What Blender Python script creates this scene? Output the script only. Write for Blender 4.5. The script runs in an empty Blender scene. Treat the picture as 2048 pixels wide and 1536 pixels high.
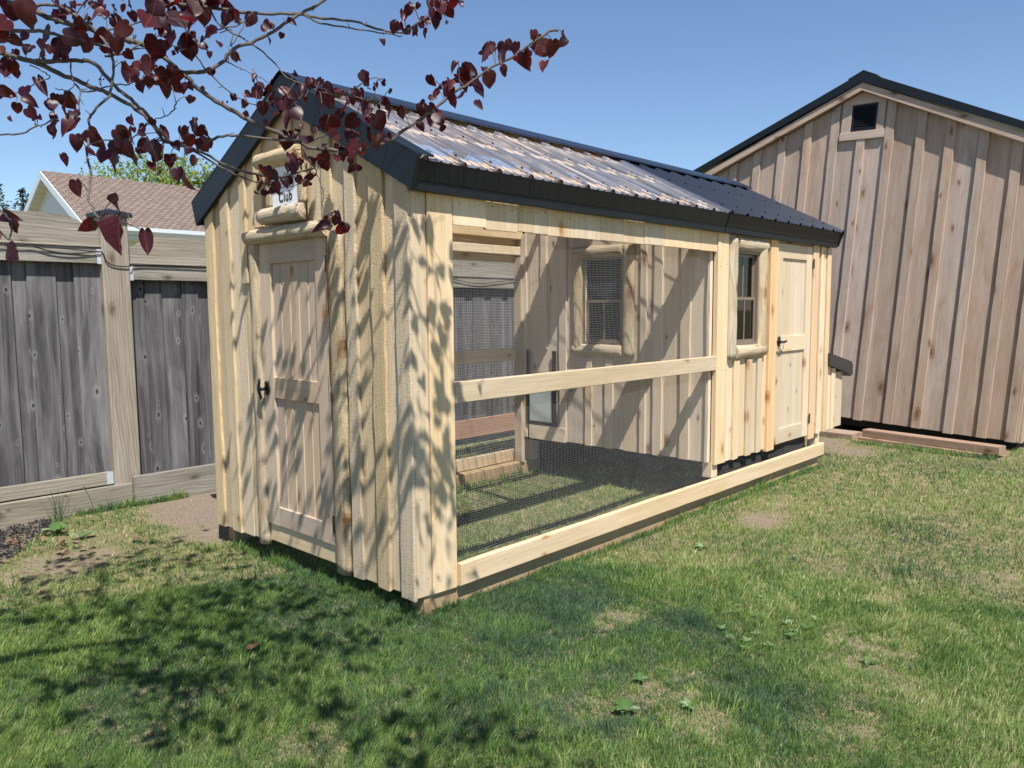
import bpy, bmesh, math, random
import numpy as np
from mathutils import Vector, Matrix, Quaternion, noise as mnoise

rnd = random.Random(11)
nrs = np.random.RandomState(5)
scene = bpy.context.scene
COL = scene.collection

# ------------------------------------------------------------------ camera
CAM = Vector((-2.410, -2.9016, 1.4361))
RIGHT = Vector((0.68199697, -0.73132165, -0.00698363))
UP = Vector((0.07562749, 0.06102259, 0.99526716))
FWD = Vector((0.72743427, 0.67929734, -0.09692525))
FPX = 1552.95
cd = bpy.data.cameras.new('camera')
cd.sensor_width = 36.0
cd.lens = FPX / 2048 * 36.0
cd.clip_start = 0.05
cd.clip_end = 2000
cam = bpy.data.objects.new('camera', cd)
COL.objects.link(cam)
m = Matrix((RIGHT, UP, -FWD)).transposed().to_4x4()
m.translation = CAM
cam.matrix_world = m
scene.camera = cam

# ------------------------------------------------------------------ light
SUN = Vector((0.5, 1.0, -1.83)).normalized()          # direction the light travels
elev = math.asin(-SUN.z)
azim = math.atan2(-SUN.x, -SUN.y)                     # where the sun stands, from +Y clockwise
world = bpy.data.worlds.new('World')
scene.world = world
world.use_nodes = True
wn = world.node_tree
wn.nodes.clear()
sky = wn.nodes.new('ShaderNodeTexSky')
sky.sky_type = 'NISHITA'
sky.sun_disc = False
sky.sun_elevation = elev
sky.sun_rotation = azim
sky.altitude = 200
sky.air_density = 1.0
sky.dust_density = 0.0
sky.ozone_density = 4.5
bg = wn.nodes.new('ShaderNodeBackground')
bg.inputs['Strength'].default_value = 0.094
wo = wn.nodes.new('ShaderNodeOutputWorld')
wn.links.new(sky.outputs[0], bg.inputs[0])
wn.links.new(bg.outputs[0], wo.inputs[0])
sd = bpy.data.lights.new('sun', 'SUN')
sd.energy = 5.0
sd.angle = math.radians(0.5)
sd.color = (1.0, 0.955, 0.88)
sun = bpy.data.objects.new('sun', sd)
COL.objects.link(sun)
sun.rotation_euler = SUN.to_track_quat('-Z', 'Y').to_euler()
vs = scene.view_settings
vs.view_transform = 'Standard'
vs.look = 'None'
vs.exposure = 0.62
vs.gamma = 1.0
vs.use_curve_mapping = False
scene.cycles.max_bounces = 8
scene.cycles.transparent_max_bounces = 24
scene.cycles.use_denoising = True

# ------------------------------------------------------------------ materials
def new_mat(name):
    mt = bpy.data.materials.new(name)
    mt.use_nodes = True
    nt = mt.node_tree
    nt.nodes.clear()
    out = nt.nodes.new('ShaderNodeOutputMaterial')
    return mt, nt, out

def N(nt, typ, **kw):
    n = nt.nodes.new(typ)
    for k, v in kw.items():
        setattr(n, k, v)
    return n

def L(nt, a, b):
    nt.links.new(a, b)

def ramp(nt, stops, interp='LINEAR'):
    r = N(nt, 'ShaderNodeValToRGB')
    r.color_ramp.interpolation = interp
    els = r.color_ramp.elements
    while len(els) > 1:
        els.remove(els[-1])
    els[0].position = stops[0][0]
    els[0].color = stops[0][1]
    for p, c in stops[1:]:
        e = els.new(p)
        e.color = c
    return r

def g(v):
    return (v, v, v, 1)

def c4(c):
    return (c[0], c[1], c[2], 1)

def mul(c, k):
    return tuple(x * k for x in c)

def obj_coords(nt):
    tc = N(nt, 'ShaderNodeTexCoord')
    oi = N(nt, 'ShaderNodeObjectInfo')
    ad = N(nt, 'ShaderNodeVectorMath', operation='MULTIPLY_ADD')
    comb = N(nt, 'ShaderNodeCombineXYZ')
    for k, f in enumerate((37.0, 91.0, 53.0)):
        mm = N(nt, 'ShaderNodeMath', operation='MULTIPLY')
        L(nt, oi.outputs['Random'], mm.inputs[0])
        mm.inputs[1].default_value = f
        L(nt, mm.outputs[0], comb.inputs[k])
    L(nt, tc.outputs['Object'], ad.inputs[0])
    ad.inputs[1].default_value = (1, 1, 1)
    L(nt, comb.outputs[0], ad.inputs[2])
    return ad.outputs[0], oi.outputs['Random']

def scaled(nt, vec, s):
    v = N(nt, 'ShaderNodeVectorMath', operation='MULTIPLY')
    L(nt, vec, v.inputs[0])
    v.inputs[1].default_value = s
    return v.outputs[0]

def noise(nt, vec, scale=1.0, detail=4, rough=0.55, dist=0.0):
    n = N(nt, 'ShaderNodeTexNoise')
    n.inputs['Scale'].default_value = scale
    n.inputs['Detail'].default_value = detail
    n.inputs['Roughness'].default_value = rough
    n.inputs['Distortion'].default_value = dist
    if vec is not None:
        L(nt, vec, n.inputs['Vector'])
    return n.outputs['Fac']

def mixc(nt, fac, a, b, blend='MIX'):
    mx = N(nt, 'ShaderNodeMix', data_type='RGBA', blend_type=blend)
    for sock, v in ((mx.inputs[0], fac), (mx.inputs[6], a), (mx.inputs[7], b)):
        if isinstance(v, (int, float)):
            sock.default_value = v
        elif isinstance(v, tuple):
            sock.default_value = v
        else:
            L(nt, v, sock)
    return mx.outputs[2]

def mathn(nt, op, a, b=None, clamp=False):
    mm = N(nt, 'ShaderNodeMath', operation=op)
    mm.use_clamp = clamp
    for sock, v in ((mm.inputs[0], a), (mm.inputs[1], b)):
        if v is None:
            continue
        if isinstance(v, (int, float)):
            sock.default_value = v
        else:
            L(nt, v, sock)
    return mm.outputs[0]

def wood(name, light, dark, axis='Z', knots=0.5, knotc=(0.16, 0.075, 0.035), rough=0.75, bump=0.35,
         vary=0.18, stain=None, stainamt=0.0, sawn=0.0, grain=1.0, ring=False, halo=None, ksize=1.0, streak=0.14, kscale=(5.0, 2.6), stainscale=(0.9, 3.2)):
    """planed or sawn timber with the grain along one axis of each board"""
    mt, nt, out = new_mat(name)
    vec0, rn = obj_coords(nt)
    ai = 'XYZ'.index(axis)
    # let the grain wander a little
    s_ = [2.5] * 3
    s_[ai] = 1.3
    wn_ = N(nt, 'ShaderNodeTexNoise')
    wn_.inputs['Scale'].default_value = 1.0
    wn_.inputs['Detail'].default_value = 2
    L(nt, scaled(nt, vec0, tuple(s_)), wn_.inputs['Vector'])
    wm = N(nt, 'ShaderNodeVectorMath', operation='MULTIPLY_ADD')
    L(nt, wn_.outputs['Color'], wm.inputs[0])
    k_ = [0.07] * 3
    k_[ai] = 0.0
    wm.inputs[1].default_value = tuple(k_)
    L(nt, vec0, wm.inputs[2])
    vec = wm.outputs[0]
    def sc(along, across):
        s = [across] * 3
        s[ai] = along
        return scaled(nt, vec, tuple(s))
    big = noise(nt, sc(0.5, 9.0 * grain), 1.0, 5, 0.6, 0.6)
    fine = noise(nt, sc(2.2, 95.0), 1.0, 4, 0.65)
    col = ramp(nt, [(0.3, c4(dark)), (0.5, c4(tuple((a + b) / 2 for a, b in zip(light, dark)))), (0.68, c4(light))])
    L(nt, big, col.inputs[0])
    c = col.outputs[0]
    if ring:                                            # long cathedral grain lines
        w = N(nt, 'ShaderNodeTexWave', wave_type='BANDS', bands_direction='DIAGONAL')
        w.inputs['Scale'].default_value = 1.0
        w.inputs['Distortion'].default_value = 5.0
        w.inputs['Detail'].default_value = 2.0
        w.inputs['Detail Scale'].default_value = 0.6
        L(nt, sc(0.8, 26.0), w.inputs['Vector'])
        rr = ramp(nt, [(0.0, g(0.72)), (0.45, g(1.0)), (1.0, g(1.0))])
        L(nt, w.outputs['Fac'], rr.inputs[0])
        c = mixc(nt, 0.8, c, rr.outputs[0], 'MULTIPLY')
    fr = ramp(nt, [(0.25, g(1.0 - streak)), (0.7, g(1.0 + streak * 0.35))])
    L(nt, fine, fr.inputs[0])
    c = mixc(nt, 1.0, c, fr.outputs[0], 'MULTIPLY')
    if stainamt > 0:
        st = noise(nt, sc(stainscale[1] * 0.28, stainscale[1]) if stainscale[0] is None else sc(*stainscale), 1.0, 4, 0.6, 0.8)
        sr = ramp(nt, [(0.5, g(0)), (0.72, g(stainamt))])
        L(nt, st, sr.inputs[0])
        c = mixc(nt, sr.outputs[0], c, c4(stain))
    if knots > 0:
        vo = N(nt, 'ShaderNodeTexVoronoi', feature='F1', voronoi_dimensions='2D')
        vo.inputs['Scale'].default_value = 1.0
        vo.inputs['Randomness'].default_value = 1.0
        sx = N(nt, 'ShaderNodeSeparateXYZ')
        L(nt, vec, sx.inputs[0])
        ot = [k for k in range(3) if k != ai]
        across_ = mathn(nt, 'ADD', sx.outputs[ot[0]], sx.outputs[ot[1]])
        wob = noise(nt, scaled(nt, vec, (25, 25, 25)), 1.0, 2)
        cb = N(nt, 'ShaderNodeCombineXYZ')
        L(nt, mathn(nt, 'ADD', mathn(nt, 'MULTIPLY', across_, kscale[0]), mathn(nt, 'MULTIPLY', wob, 0.10)), cb.inputs[0])
        L(nt, mathn(nt, 'ADD', mathn(nt, 'MULTIPLY', sx.outputs[ai], kscale[1]), mathn(nt, 'MULTIPLY', wob, 0.08)), cb.inputs[1])
        L(nt, cb.outputs[0], vo.inputs['Vector'])
        cs = N(nt, 'ShaderNodeSeparateColor')
        L(nt, vo.outputs['Color'], cs.inputs[0])
        # each cell's knot has its own size
        rel = mathn(nt, 'DIVIDE', vo.outputs['Distance'], mathn(nt, 'MULTIPLY_ADD', cs.outputs[1], 1.1 * ksize))
        nt.nodes[-2].inputs[2].default_value = 0.45 * ksize
        kr = ramp(nt, [(0.0, g(1)), (0.040, g(0.95)), (0.065, g(0.5)), (0.085, g(0.7)), (0.10, g(0.25)), (0.16, g(0.08)), (0.24, g(0))])
        L(nt, rel, kr.inputs[0])
        pick = mathn(nt, 'LESS_THAN', cs.outputs[0], knots)
        kf = mathn(nt, 'MULTIPLY', kr.outputs[0], pick)
        if halo:
            hr = ramp(nt, [(0.07, g(0)), (0.10, g(0.8)), (0.20, g(0.25)), (0.34, g(0))])
            L(nt, rel, hr.inputs[0])
            c = mixc(nt, mathn(nt, 'MULTIPLY', hr.outputs[0], pick), c, c4(halo))
        c = mixc(nt, kf, c, c4(knotc))
    tint = mathn(nt, 'MULTIPLY_ADD', rn, vary)
    nt.nodes[-1].inputs[2].default_value = 1.0 - vary * 0.5
    hs = N(nt, 'ShaderNodeHueSaturation')
    L(nt, tint, hs.inputs['Value'])
    sat = mathn(nt, 'MULTIPLY_ADD', mathn(nt, 'FRACT', mathn(nt, 'MULTIPLY', rn, 7.31)), 0.3)
    nt.nodes[-1].inputs[2].default_value = 0.85
    L(nt, sat, hs.inputs['Saturation'])
    L(nt, c, hs.inputs['Color'])
    bs = N(nt, 'ShaderNodeBsdfPrincipled')
    L(nt, hs.outputs[0], bs.inputs['Base Color'])
    bs.inputs['Roughness'].default_value = rough
    bs.inputs['Specular IOR Level'].default_value = 0.25
    h = mathn(nt, 'ADD', mathn(nt, 'MULTIPLY', fine, 0.5), big)
    if sawn > 0:
        sw = noise(nt, scaled(nt, vec, (130, 130, 130)), 1.0, 3, 0.65)
        h = mathn(nt, 'ADD', h, mathn(nt, 'MULTIPLY', sw, sawn))
    bp = N(nt, 'ShaderNodeBump')
    bp.inputs['Strength'].default_value = bump
    bp.inputs['Distance'].default_value = 0.004 + 0.005 * min(sawn, 1.2)
    L(nt, h, bp.inputs['Height'])
    L(nt, bp.outputs[0], bs.inputs['Normal'])
    L(nt, bs.outputs[0], out.inputs[0])
    return mt

PINE = dict(light=(0.70, 0.56, 0.39), dark=(0.60, 0.46, 0.295))
M = {}
for ax in 'XYZ':
    M['pine' + ax] = wood('fresh_pine_' + ax, PINE['light'], PINE['dark'], ax, knots=0.42, knotc=(0.36, 0.19, 0.08), bump=0.35, streak=0.20, vary=0.34, stain=(0.50, 0.33, 0.15), stainamt=0.35)
M['sawnZ'] = wood('rough_sawn_pine', (0.69, 0.555, 0.375), (0.585, 0.455, 0.285), 'Z', knots=0.3, knotc=(0.33, 0.18, 0.08), streak=0.20, vary=0.34, bump=0.75, sawn=1.1, stain=(0.46, 0.33, 0.18), stainamt=0.35)
M['bandZ'] = wood('orange_pine', (0.72, 0.51, 0.30), (0.62, 0.42, 0.235), 'Z', knots=0.5, knotc=(0.36, 0.17, 0.06), bump=0.4, sawn=0.5)
M['partZ'] = wood('partition_pine', (0.73, 0.60, 0.46), (0.63, 0.505, 0.375), 'Z', knots=0.35, knotc=(0.22, 0.11, 0.05), bump=0.5, sawn=0.5)
M['doorZ'] = wood('door_cedar_upright', (0.55, 0.43, 0.315), (0.46, 0.345, 0.24), 'Z', knots=0.3, knotc=(0.28, 0.13, 0.06), bump=0.2)
M['doorY'] = wood('door_cedar_y', (0.55, 0.43, 0.315), (0.46, 0.345, 0.24), 'Y', knots=0.4, knotc=(0.25, 0.10, 0.045), bump=0.2)
M['doorX'] = wood('door_cedar_x', (0.66, 0.535, 0.385), (0.57, 0.45, 0.31), 'X', knots=0.4, knotc=(0.25, 0.10, 0.045), bump=0.2)
M['door2Z'] = wood('door_pine_upright', (0.66, 0.535, 0.385), (0.57, 0.45, 0.31), 'Z', knots=0.4, knotc=(0.25, 0.10, 0.045), bump=0.2)
for ax in 'XYZ':
    M['log' + ax] = wood('peeled_log_' + ax, (0.68, 0.555, 0.385), (0.55, 0.43, 0.27), ax, ring=True, streak=0.25, knots=0.5, knotc=(0.22, 0.10, 0.04), bump=1.0, sawn=0.9, stain=(0.26, 0.125, 0.05), stainamt=0.55, rough=0.65, stainscale=(3.0, 11.0))
M['skidX'] = wood('skid_timber', (0.45, 0.31, 0.17), (0.34, 0.22, 0.11), 'X', knots=0.3, bump=0.5, sawn=0.6)
M['skidY'] = wood('joist_timber', (0.45, 0.31, 0.17), (0.34, 0.22, 0.11), 'Y', knots=0.3, bump=0.5, sawn=0.6)
M['oldZ'] = wood('weathered_picket', (0.185, 0.180, 0.184), (0.035, 0.034, 0.037), 'Z', knots=0.55, knotc=(0.025, 0.022, 0.024), halo=(0.26, 0.25, 0.25), ksize=0.62, kscale=(7.5, 4.0), streak=0.4, bump=0.9, vary=0.5, stain=(0.27, 0.262, 0.27), stainamt=0.5, grain=1.7, rough=0.9)
M['oldX'] = wood('weathered_rail', (0.37, 0.335, 0.285), (0.21, 0.187, 0.15), 'X', streak=0.40, knots=0.55, knotc=(0.09, 0.075, 0.05), bump=0.8, vary=0.2, ring=True, rough=0.9, stain=(0.22, 0.205, 0.12), stainamt=0.35)
M['postZ'] = wood('weathered_post', (0.42, 0.365, 0.295), (0.28, 0.236, 0.18), 'Z', streak=0.32, ksize=1.6, knots=0.6, knotc=(0.14, 0.10, 0.06), bump=0.8, vary=0.1, ring=True, rough=0.9, stain=(0.25, 0.21, 0.14), stainamt=0.3)
M['redX'] = wood('cedar_kickboard', (0.33, 0.20, 0.135), (0.24, 0.135, 0.09), 'X', knots=0.3, bump=0.5)
M['shedZ'] = wood('greyed_shed_board', (0.505, 0.39, 0.315), (0.395, 0.295, 0.23), 'Z', knots=0.45, ksize=1.1, knotc=(0.17, 0.09, 0.05), bump=0.8, sawn=0.6, vary=0.17, streak=0.2, kscale=(4.0, 1.7), stainscale=(1.6, 6.0), stain=(0.30, 0.195, 0.125), stainamt=0.6, rough=0.85)
M['shedX'] = wood('greyed_shed_trim', (0.505, 0.39, 0.315), (0.395, 0.295, 0.23), 'X', knots=0.5, knotc=(0.15, 0.075, 0.04), bump=0.6, sawn=0.4, vary=0.15, rough=0.85)
M['barnY'] = wood('old_timber', (0.40, 0.27, 0.20), (0.28, 0.185, 0.13), 'Y', knots=0.5, bump=0.9, sawn=0.7, stain=(0.13, 0.10, 0.085), stainamt=0.6, rough=0.9)

def simple(name, col, rough=0.6, metal=0.0, spec=0.5, bumpscale=0, bump=0.0, var=0.0, coat=0.0):
    mt, nt, out = new_mat(name)
    bs = N(nt, 'ShaderNodeBsdfPrincipled')
    bs.inputs['Base Color'].default_value = c4(col)
    bs.inputs['Roughness'].default_value = rough
    bs.inputs['Metallic'].default_value = metal
    bs.inputs['Specular IOR Level'].default_value = spec
    bs.inputs['Coat Weight'].default_value = coat
    if var or bump:
        vec, rn = obj_coords(nt)
        nz = noise(nt, vec, bumpscale or 6.0, 5, 0.6)
        if var:
            r = ramp(nt, [(0.3, c4(mul(col, 1 - var))), (0.7, c4(mul(col, 1 + var)))])
            L(nt, nz, r.inputs[0])
            L(nt, r.outputs[0], bs.inputs['Base Color'])
        if bump:
            bp = N(nt, 'ShaderNodeBump')
            bp.inputs['Strength'].default_value = bump
            bp.inputs['Distance'].default_value = 0.003
            L(nt, nz, bp.inputs['Height'])
            L(nt, bp.outputs[0], bs.inputs['Normal'])
    L(nt, bs.outputs[0], out.inputs[0])
    return mt

M['black_metal'] = simple('black_trim_metal', (0.008, 0.010, 0.014), 0.45, 0.0, 0.32, 4.0, 0.06, 0.15)
M['roof_metal'] = simple('black_roof_steel', (0.010, 0.015, 0.030), 0.36, 0.0, 0.5, 5.0, 0.05, 0.12)
M['lid'] = simple('lid_metal', (0.035, 0.032, 0.034), 0.5, 0.0, 0.5, 6.0, 0.05, 0.1)
M['hardware'] = simple('black_hardware', (0.012, 0.012, 0.013), 0.32, 0.0, 0.5, 40, 0.05, 0.1)
M['galv'] = simple('galvanised_wire', (0.58, 0.58, 0.58), 0.4, 0.3, 0.5)
M['bracket'] = simple('galvanised_bracket', (0.55, 0.60, 0.65), 0.5, 0.4, 0.5, 20, 0.0, 0.15)
M['white'] = simple('white_sign_paint', (0.78, 0.80, 0.84), 0.45)
M['ink'] = simple('brown_black_lettering', (0.02, 0.012, 0.010), 0.5)
M['cable'] = simple('black_cable', (0.012, 0.012, 0.013), 0.5)
M['winframe'] = simple('brown_window_frame', (0.20, 0.15, 0.115), 0.45, 0, 0.5, 9, 0.0, 0.08)
M['hatch'] = simple('grey_hatch_panel', (0.48, 0.53, 0.49), 0.35)
M['soffit'] = simple('cream_soffit', (0.62, 0.60, 0.48), 0.6)
M['stucco'] = simple('pale_gable_siding', (0.66, 0.70, 0.72), 0.8, 0, 0.2, 20, 0.2, 0.03)
M['gutter'] = simple('pale_blue_gutter', (0.58, 0.63, 0.66), 0.4)
M['key'] = simple('key_steel', (0.6, 0.6, 0.6), 0.3, 0.9)
M['endgrain'] = simple('log_end', (0.66, 0.48, 0.25), 0.8, 0, 0.3, 30, 0.3, 0.18)
M['interior'] = simple('plywood_lining', (0.42, 0.30, 0.17), 0.8, 0, 0.2, 5, 0.0, 0.12)
M['bark'] = simple('redbud_bark', (0.105, 0.088, 0.080), 0.85, 0, 0.25, 60, 0.6, 0.35)

def glass_mat():
    mt, nt, out = new_mat('window_glass')
    gl = N(nt, 'ShaderNodeBsdfGlossy')
    gl.inputs['Roughness'].default_value = 0.03
    tr = N(nt, 'ShaderNodeBsdfTransparent')
    tr.inputs['Color'].default_value = (0.50, 0.53, 0.55, 1)
    fr = N(nt, 'ShaderNodeFresnel')
    fr.inputs['IOR'].default_value = 1.52
    mx = N(nt, 'ShaderNodeMixShader')
    L(nt, fr.outputs[0], mx.inputs[0])
    L(nt, tr.outputs[0], mx.inputs[1])
    L(nt, gl.outputs[0], mx.inputs[2])
    L(nt, mx.outputs[0], out.inputs[0])
    return mt
M['glass'] = glass_mat()
M['shade_black'] = simple('painted_shade_black', (0.02, 0.02, 0.022), 0.9)  # near-black colour standing in for shade behind and beneath walls

def polycarb():
    mt, nt, out = new_mat('clear_corrugated_plastic')
    vec, rn = obj_coords(nt)
    nz = noise(nt, scaled(nt, vec, (30.0, 0.9, 0.9)), 1.0, 4, 0.6)
    gl = N(nt, 'ShaderNodeBsdfGlossy')
    gl.inputs['Roughness'].default_value = 0.14
    gl.inputs['Color'].default_value = (0.92, 0.92, 0.98, 1)
    bp = N(nt, 'ShaderNodeBump')
    bp.inputs['Strength'].default_value = 0.10
    bp.inputs['Distance'].default_value = 0.01
    L(nt, nz, bp.inputs['Height'])
    L(nt, bp.outputs[0], gl.inputs['Normal'])
    tr = N(nt, 'ShaderNodeBsdfTransparent')
    tr.inputs['Color'].default_value = (0.93, 0.94, 0.96, 1)
    df = N(nt, 'ShaderNodeBsdfDiffuse')
    df.inputs['Color'].default_value = (0.74, 0.77, 0.92, 1)
    m0 = N(nt, 'ShaderNodeMixShader')
    r = ramp(nt, [(0.35, g(0.06)), (0.7, g(0.22))])
    L(nt, nz, r.inputs[0])
    L(nt, r.outputs[0], m0.inputs[0])
    L(nt, tr.outputs[0], m0.inputs[1])
    L(nt, df.outputs[0], m0.inputs[2])
    fr = N(nt, 'ShaderNodeFresnel')
    fr.inputs['IOR'].default_value = 1.72
    mx = N(nt, 'ShaderNodeMixShader')
    L(nt, fr.outputs[0], mx.inputs[0])
    L(nt, m0.outputs[0], mx.inputs[1])
    L(nt, gl.outputs[0], mx.inputs[2])
    L(nt, mx.outputs[0], out.inputs[0])
    return mt
M['clear'] = polycarb()

def leaf_mat(name, stops, trans, tw=0.35, rough=0.35, spec=0.5, attr=None, posnoise=0.0, vein=False):
    mt, nt, out = new_mat(name)
    if attr:
        at = N(nt, 'ShaderNodeAttribute', attribute_name=attr)
        fac = at.outputs['Fac']
    else:
        fac = N(nt, 'ShaderNodeObjectInfo').outputs['Random']
    r = ramp(nt, stops)
    L(nt, fac, r.inputs[0])
    col = r.outputs[0]
    if posnoise:
        tc = N(nt, 'ShaderNodeTexCoord')
        nz = noise(nt, tc.outputs['Object'], posnoise, 3)
        rr = ramp(nt, [(0.35, g(0.75)), (0.7, g(1.2))])
        L(nt, nz, rr.inputs[0])
        col = mixc(nt, 1.0, col, rr.outputs[0], 'MULTIPLY')
    if vein:                                             # paler midrib and side veins
        tv = N(nt, 'ShaderNodeTexCoord')
        sv_ = N(nt, 'ShaderNodeSeparateXYZ')
        L(nt, tv.outputs['Object'], sv_.inputs[0])
        ax_ = mathn(nt, 'ABSOLUTE', sv_.outputs[0])
        rib = mathn(nt, 'LESS_THAN', ax_, 0.014)
        q_ = mathn(nt, 'FRACT', mathn(nt, 'MULTIPLY', mathn(nt, 'SUBTRACT', sv_.outputs[1], mathn(nt, 'MULTIPLY', ax_, 0.9)), 6.0))
        sid = mathn(nt, 'MULTIPLY', mathn(nt, 'LESS_THAN', q_, 0.09), 0.45)
        col = mixc(nt, mathn(nt, 'MAXIMUM', rib, sid), col, (0.13, 0.045, 0.045, 1))
    bs = N(nt, 'ShaderNodeBsdfPrincipled')
    L(nt, col, bs.inputs['Base Color'])
    bs.inputs['Roughness'].default_value = rough
    bs.inputs['Specular IOR Level'].default_value = spec
    tl = N(nt, 'ShaderNodeBsdfTranslucent')
    if isinstance(trans, tuple):
        tl.inputs['Color'].default_value = c4(trans)
    else:
        L(nt, mixc(nt, 1.0, col, g(trans), 'MULTIPLY'), tl.inputs['Color'])
    mx = N(nt, 'ShaderNodeMixShader')
    mx.inputs[0].default_value = tw
    L(nt, bs.outputs[0], mx.inputs[1])
    L(nt, tl.outputs[0], mx.inputs[2])
    L(nt, mx.outputs[0], out.inputs[0])
    return mt

RB = [(0.0, (0.013, 0.004, 0.010, 1)), (0.45, (0.027, 0.005, 0.011, 1)), (0.8, (0.050, 0.008, 0.014, 1)), (0.93, (0.085, 0.017, 0.021, 1)), (1.0, (0.13, 0.060, 0.050, 1))]
M['redbud'] = leaf_mat('purple_redbud_leaf', RB, (0.24, 0.010, 0.014), 0.28, 0.40, 0.34, posnoise=3.5, vein=True)
M['redbudA'] = leaf_mat('purple_redbud_crown', RB, (0.24, 0.010, 0.014), 0.28, 0.40, 0.34, attr='tint')
M['grass'] = leaf_mat('lawn_grass_blades', [(0.0, (0.085, 0.150, 0.090, 1)), (0.22, (0.115, 0.215, 0.060, 1)), (0.5, (0.205, 0.320, 0.072, 1)), (0.74, (0.36, 0.425, 0.150, 1)), (0.88, (0.55, 0.50, 0.28, 1)), (1.0, (0.66, 0.56, 0.37, 1))], 1.15, 0.45, 0.50, 0.35, attr='tint')
M['weed'] = leaf_mat('broad_weed_leaf', [(0, (0.07, 0.15, 0.035, 1)), (0.6, (0.12, 0.20, 0.06, 1)), (1, (0.30, 0.38, 0.24, 1))], 1.0, 0.3, 0.55, 0.35)
M['deadleaf'] = leaf_mat('dry_brown_leaf', [(0, (0.13, 0.075, 0.045, 1)), (1, (0.24, 0.155, 0.10, 1))], 0.5, 0.2, 0.7, 0.2)
M['treeleaf'] = leaf_mat('spring_tree_leaves', [(0, (0.14, 0.21, 0.040, 1)), (1, (0.32, 0.38, 0.085, 1))], 1.2, 0.45, 0.6, 0.2, attr='tint')
M['needle'] = leaf_mat('spruce_needles', [(0, (0.016, 0.034, 0.020, 1)), (1, (0.045, 0.075, 0.040, 1))], 0.6, 0.2, 0.7, 0.2, attr='tint')
M['mulch'] = leaf_mat('black_bark_mulch', [(0, (0.012, 0.012, 0.014, 1)), (0.8, (0.05, 0.048, 0.050, 1)), (1, (0.16, 0.13, 0.11, 1))], 0.3, 0.05, 0.85, 0.2, attr='tint')

def ground_mat():
    mt, nt, out = new_mat('lawn_soil')
    geo = N(nt, 'ShaderNodeNewGeometry')
    pos = geo.outputs['Position']
    at = N(nt, 'ShaderNodeAttribute', attribute_name='bare')
    n1 = noise(nt, pos, 11.0, 6, 0.68)
    n2 = noise(nt, pos, 60.0, 4, 0.65)
    gr = ramp(nt, [(0.3, (0.10, 0.105, 0.045, 1)), (0.5, (0.19, 0.165, 0.085, 1)), (0.7, (0.30, 0.25, 0.15, 1))])
    L(nt, n1, gr.inputs[0])
    so = ramp(nt, [(0.3, (0.13, 0.098, 0.075, 1)), (0.5, (0.22, 0.170, 0.132, 1)), (0.8, (0.31, 0.25, 0.20, 1))])
    L(nt, n2, so.inputs[0])
    c = mixc(nt, at.outputs['Fac'], gr.outputs[0], so.outputs[0])
    bs = N(nt, 'ShaderNodeBsdfPrincipled')
    L(nt, c, bs.inputs['Base Color'])
    bs.inputs['Roughness'].default_value = 0.95
    bs.inputs['Specular IOR Level'].default_value = 0.1
    bp = N(nt, 'ShaderNodeBump')
    bp.inputs['Strength'].default_value = 0.9
    bp.inputs['Distance'].default_value = 0.012
    L(nt, n2, bp.inputs['Height'])
    L(nt, bp.outputs[0], bs.inputs['Normal'])
    L(nt, bs.outputs[0], out.inputs[0])
    return mt
M['ground'] = ground_mat()

def shingle_mat():
    mt, nt, out = new_mat('brown_asphalt_shingles')
    tc = N(nt, 'ShaderNodeTexCoord')
    br = N(nt, 'ShaderNodeTexBrick')
    br.inputs['Scale'].default_value = 1.0
    br.inputs['Color1'].default_value = (0.235, 0.183, 0.152, 1)
    br.inputs['Color2'].default_value = (0.187, 0.143, 0.119, 1)
    br.inputs['Mortar'].default_value = (0.075, 0.05, 0.045, 1)
    br.inputs['Mortar Size'].default_value = 0.010
    br.inputs['Brick Width'].default_value = 0.13
    br.inputs['Row Height'].default_value = 0.085
    L(nt, tc.outputs['Object'], br.inputs['Vector'])
    nz = noise(nt, scaled(nt, tc.outputs['Object'], (7, 22, 7)), 1.0, 3)
    r = ramp(nt, [(0.3, g(0.72)), (0.7, g(1.2))])
    L(nt, nz, r.inputs[0])
    c = mixc(nt, 1.0, br.outputs['Color'], r.outputs[0], 'MULTIPLY')
    bs = N(nt, 'ShaderNodeBsdfPrincipled')
    L(nt, c, bs.inputs['Base Color'])
    bs.inputs['Roughness'].default_value = 0.95
    bs.inputs['Specular IOR Level'].default_value = 0.2
    L(nt, bs.outputs[0], out.inputs[0])
    return mt
M['shingle'] = shingle_mat()

# ------------------------------------------------------------------ scene helpers
ORG = {}

def link(o, parent, org):
    """org: the object's origin in its thing's own frame"""
    COL.objects.link(o)
    ORG[o] = Vector(org)
    if parent is not None:
        o.parent = parent
        o.location = Vector(org) - ORG[parent]
    else:
        o.location = Vector(org)
    return o

def tag(o, label=None, cat=None, group=None, kind=None):
    if label:
        o['label'] = label
    if cat:
        o['category'] = cat
    if group:
        o['group'] = group
    if kind:
        o['kind'] = kind
    return o

def thing(name, loc, label, cat, group=None, rot=None):
    o = bpy.data.objects.new(name, None)
    COL.objects.link(o)
    o.location = loc
    o.empty_display_size = 0.1
    if rot is not None:
        o.rotation_mode = 'QUATERNION'
        o.rotation_quaternion = rot
        ORG[o] = Vector((0, 0, 0))
    else:
        ORG[o] = Vector(loc)
    return tag(o, label, cat, group)

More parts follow.
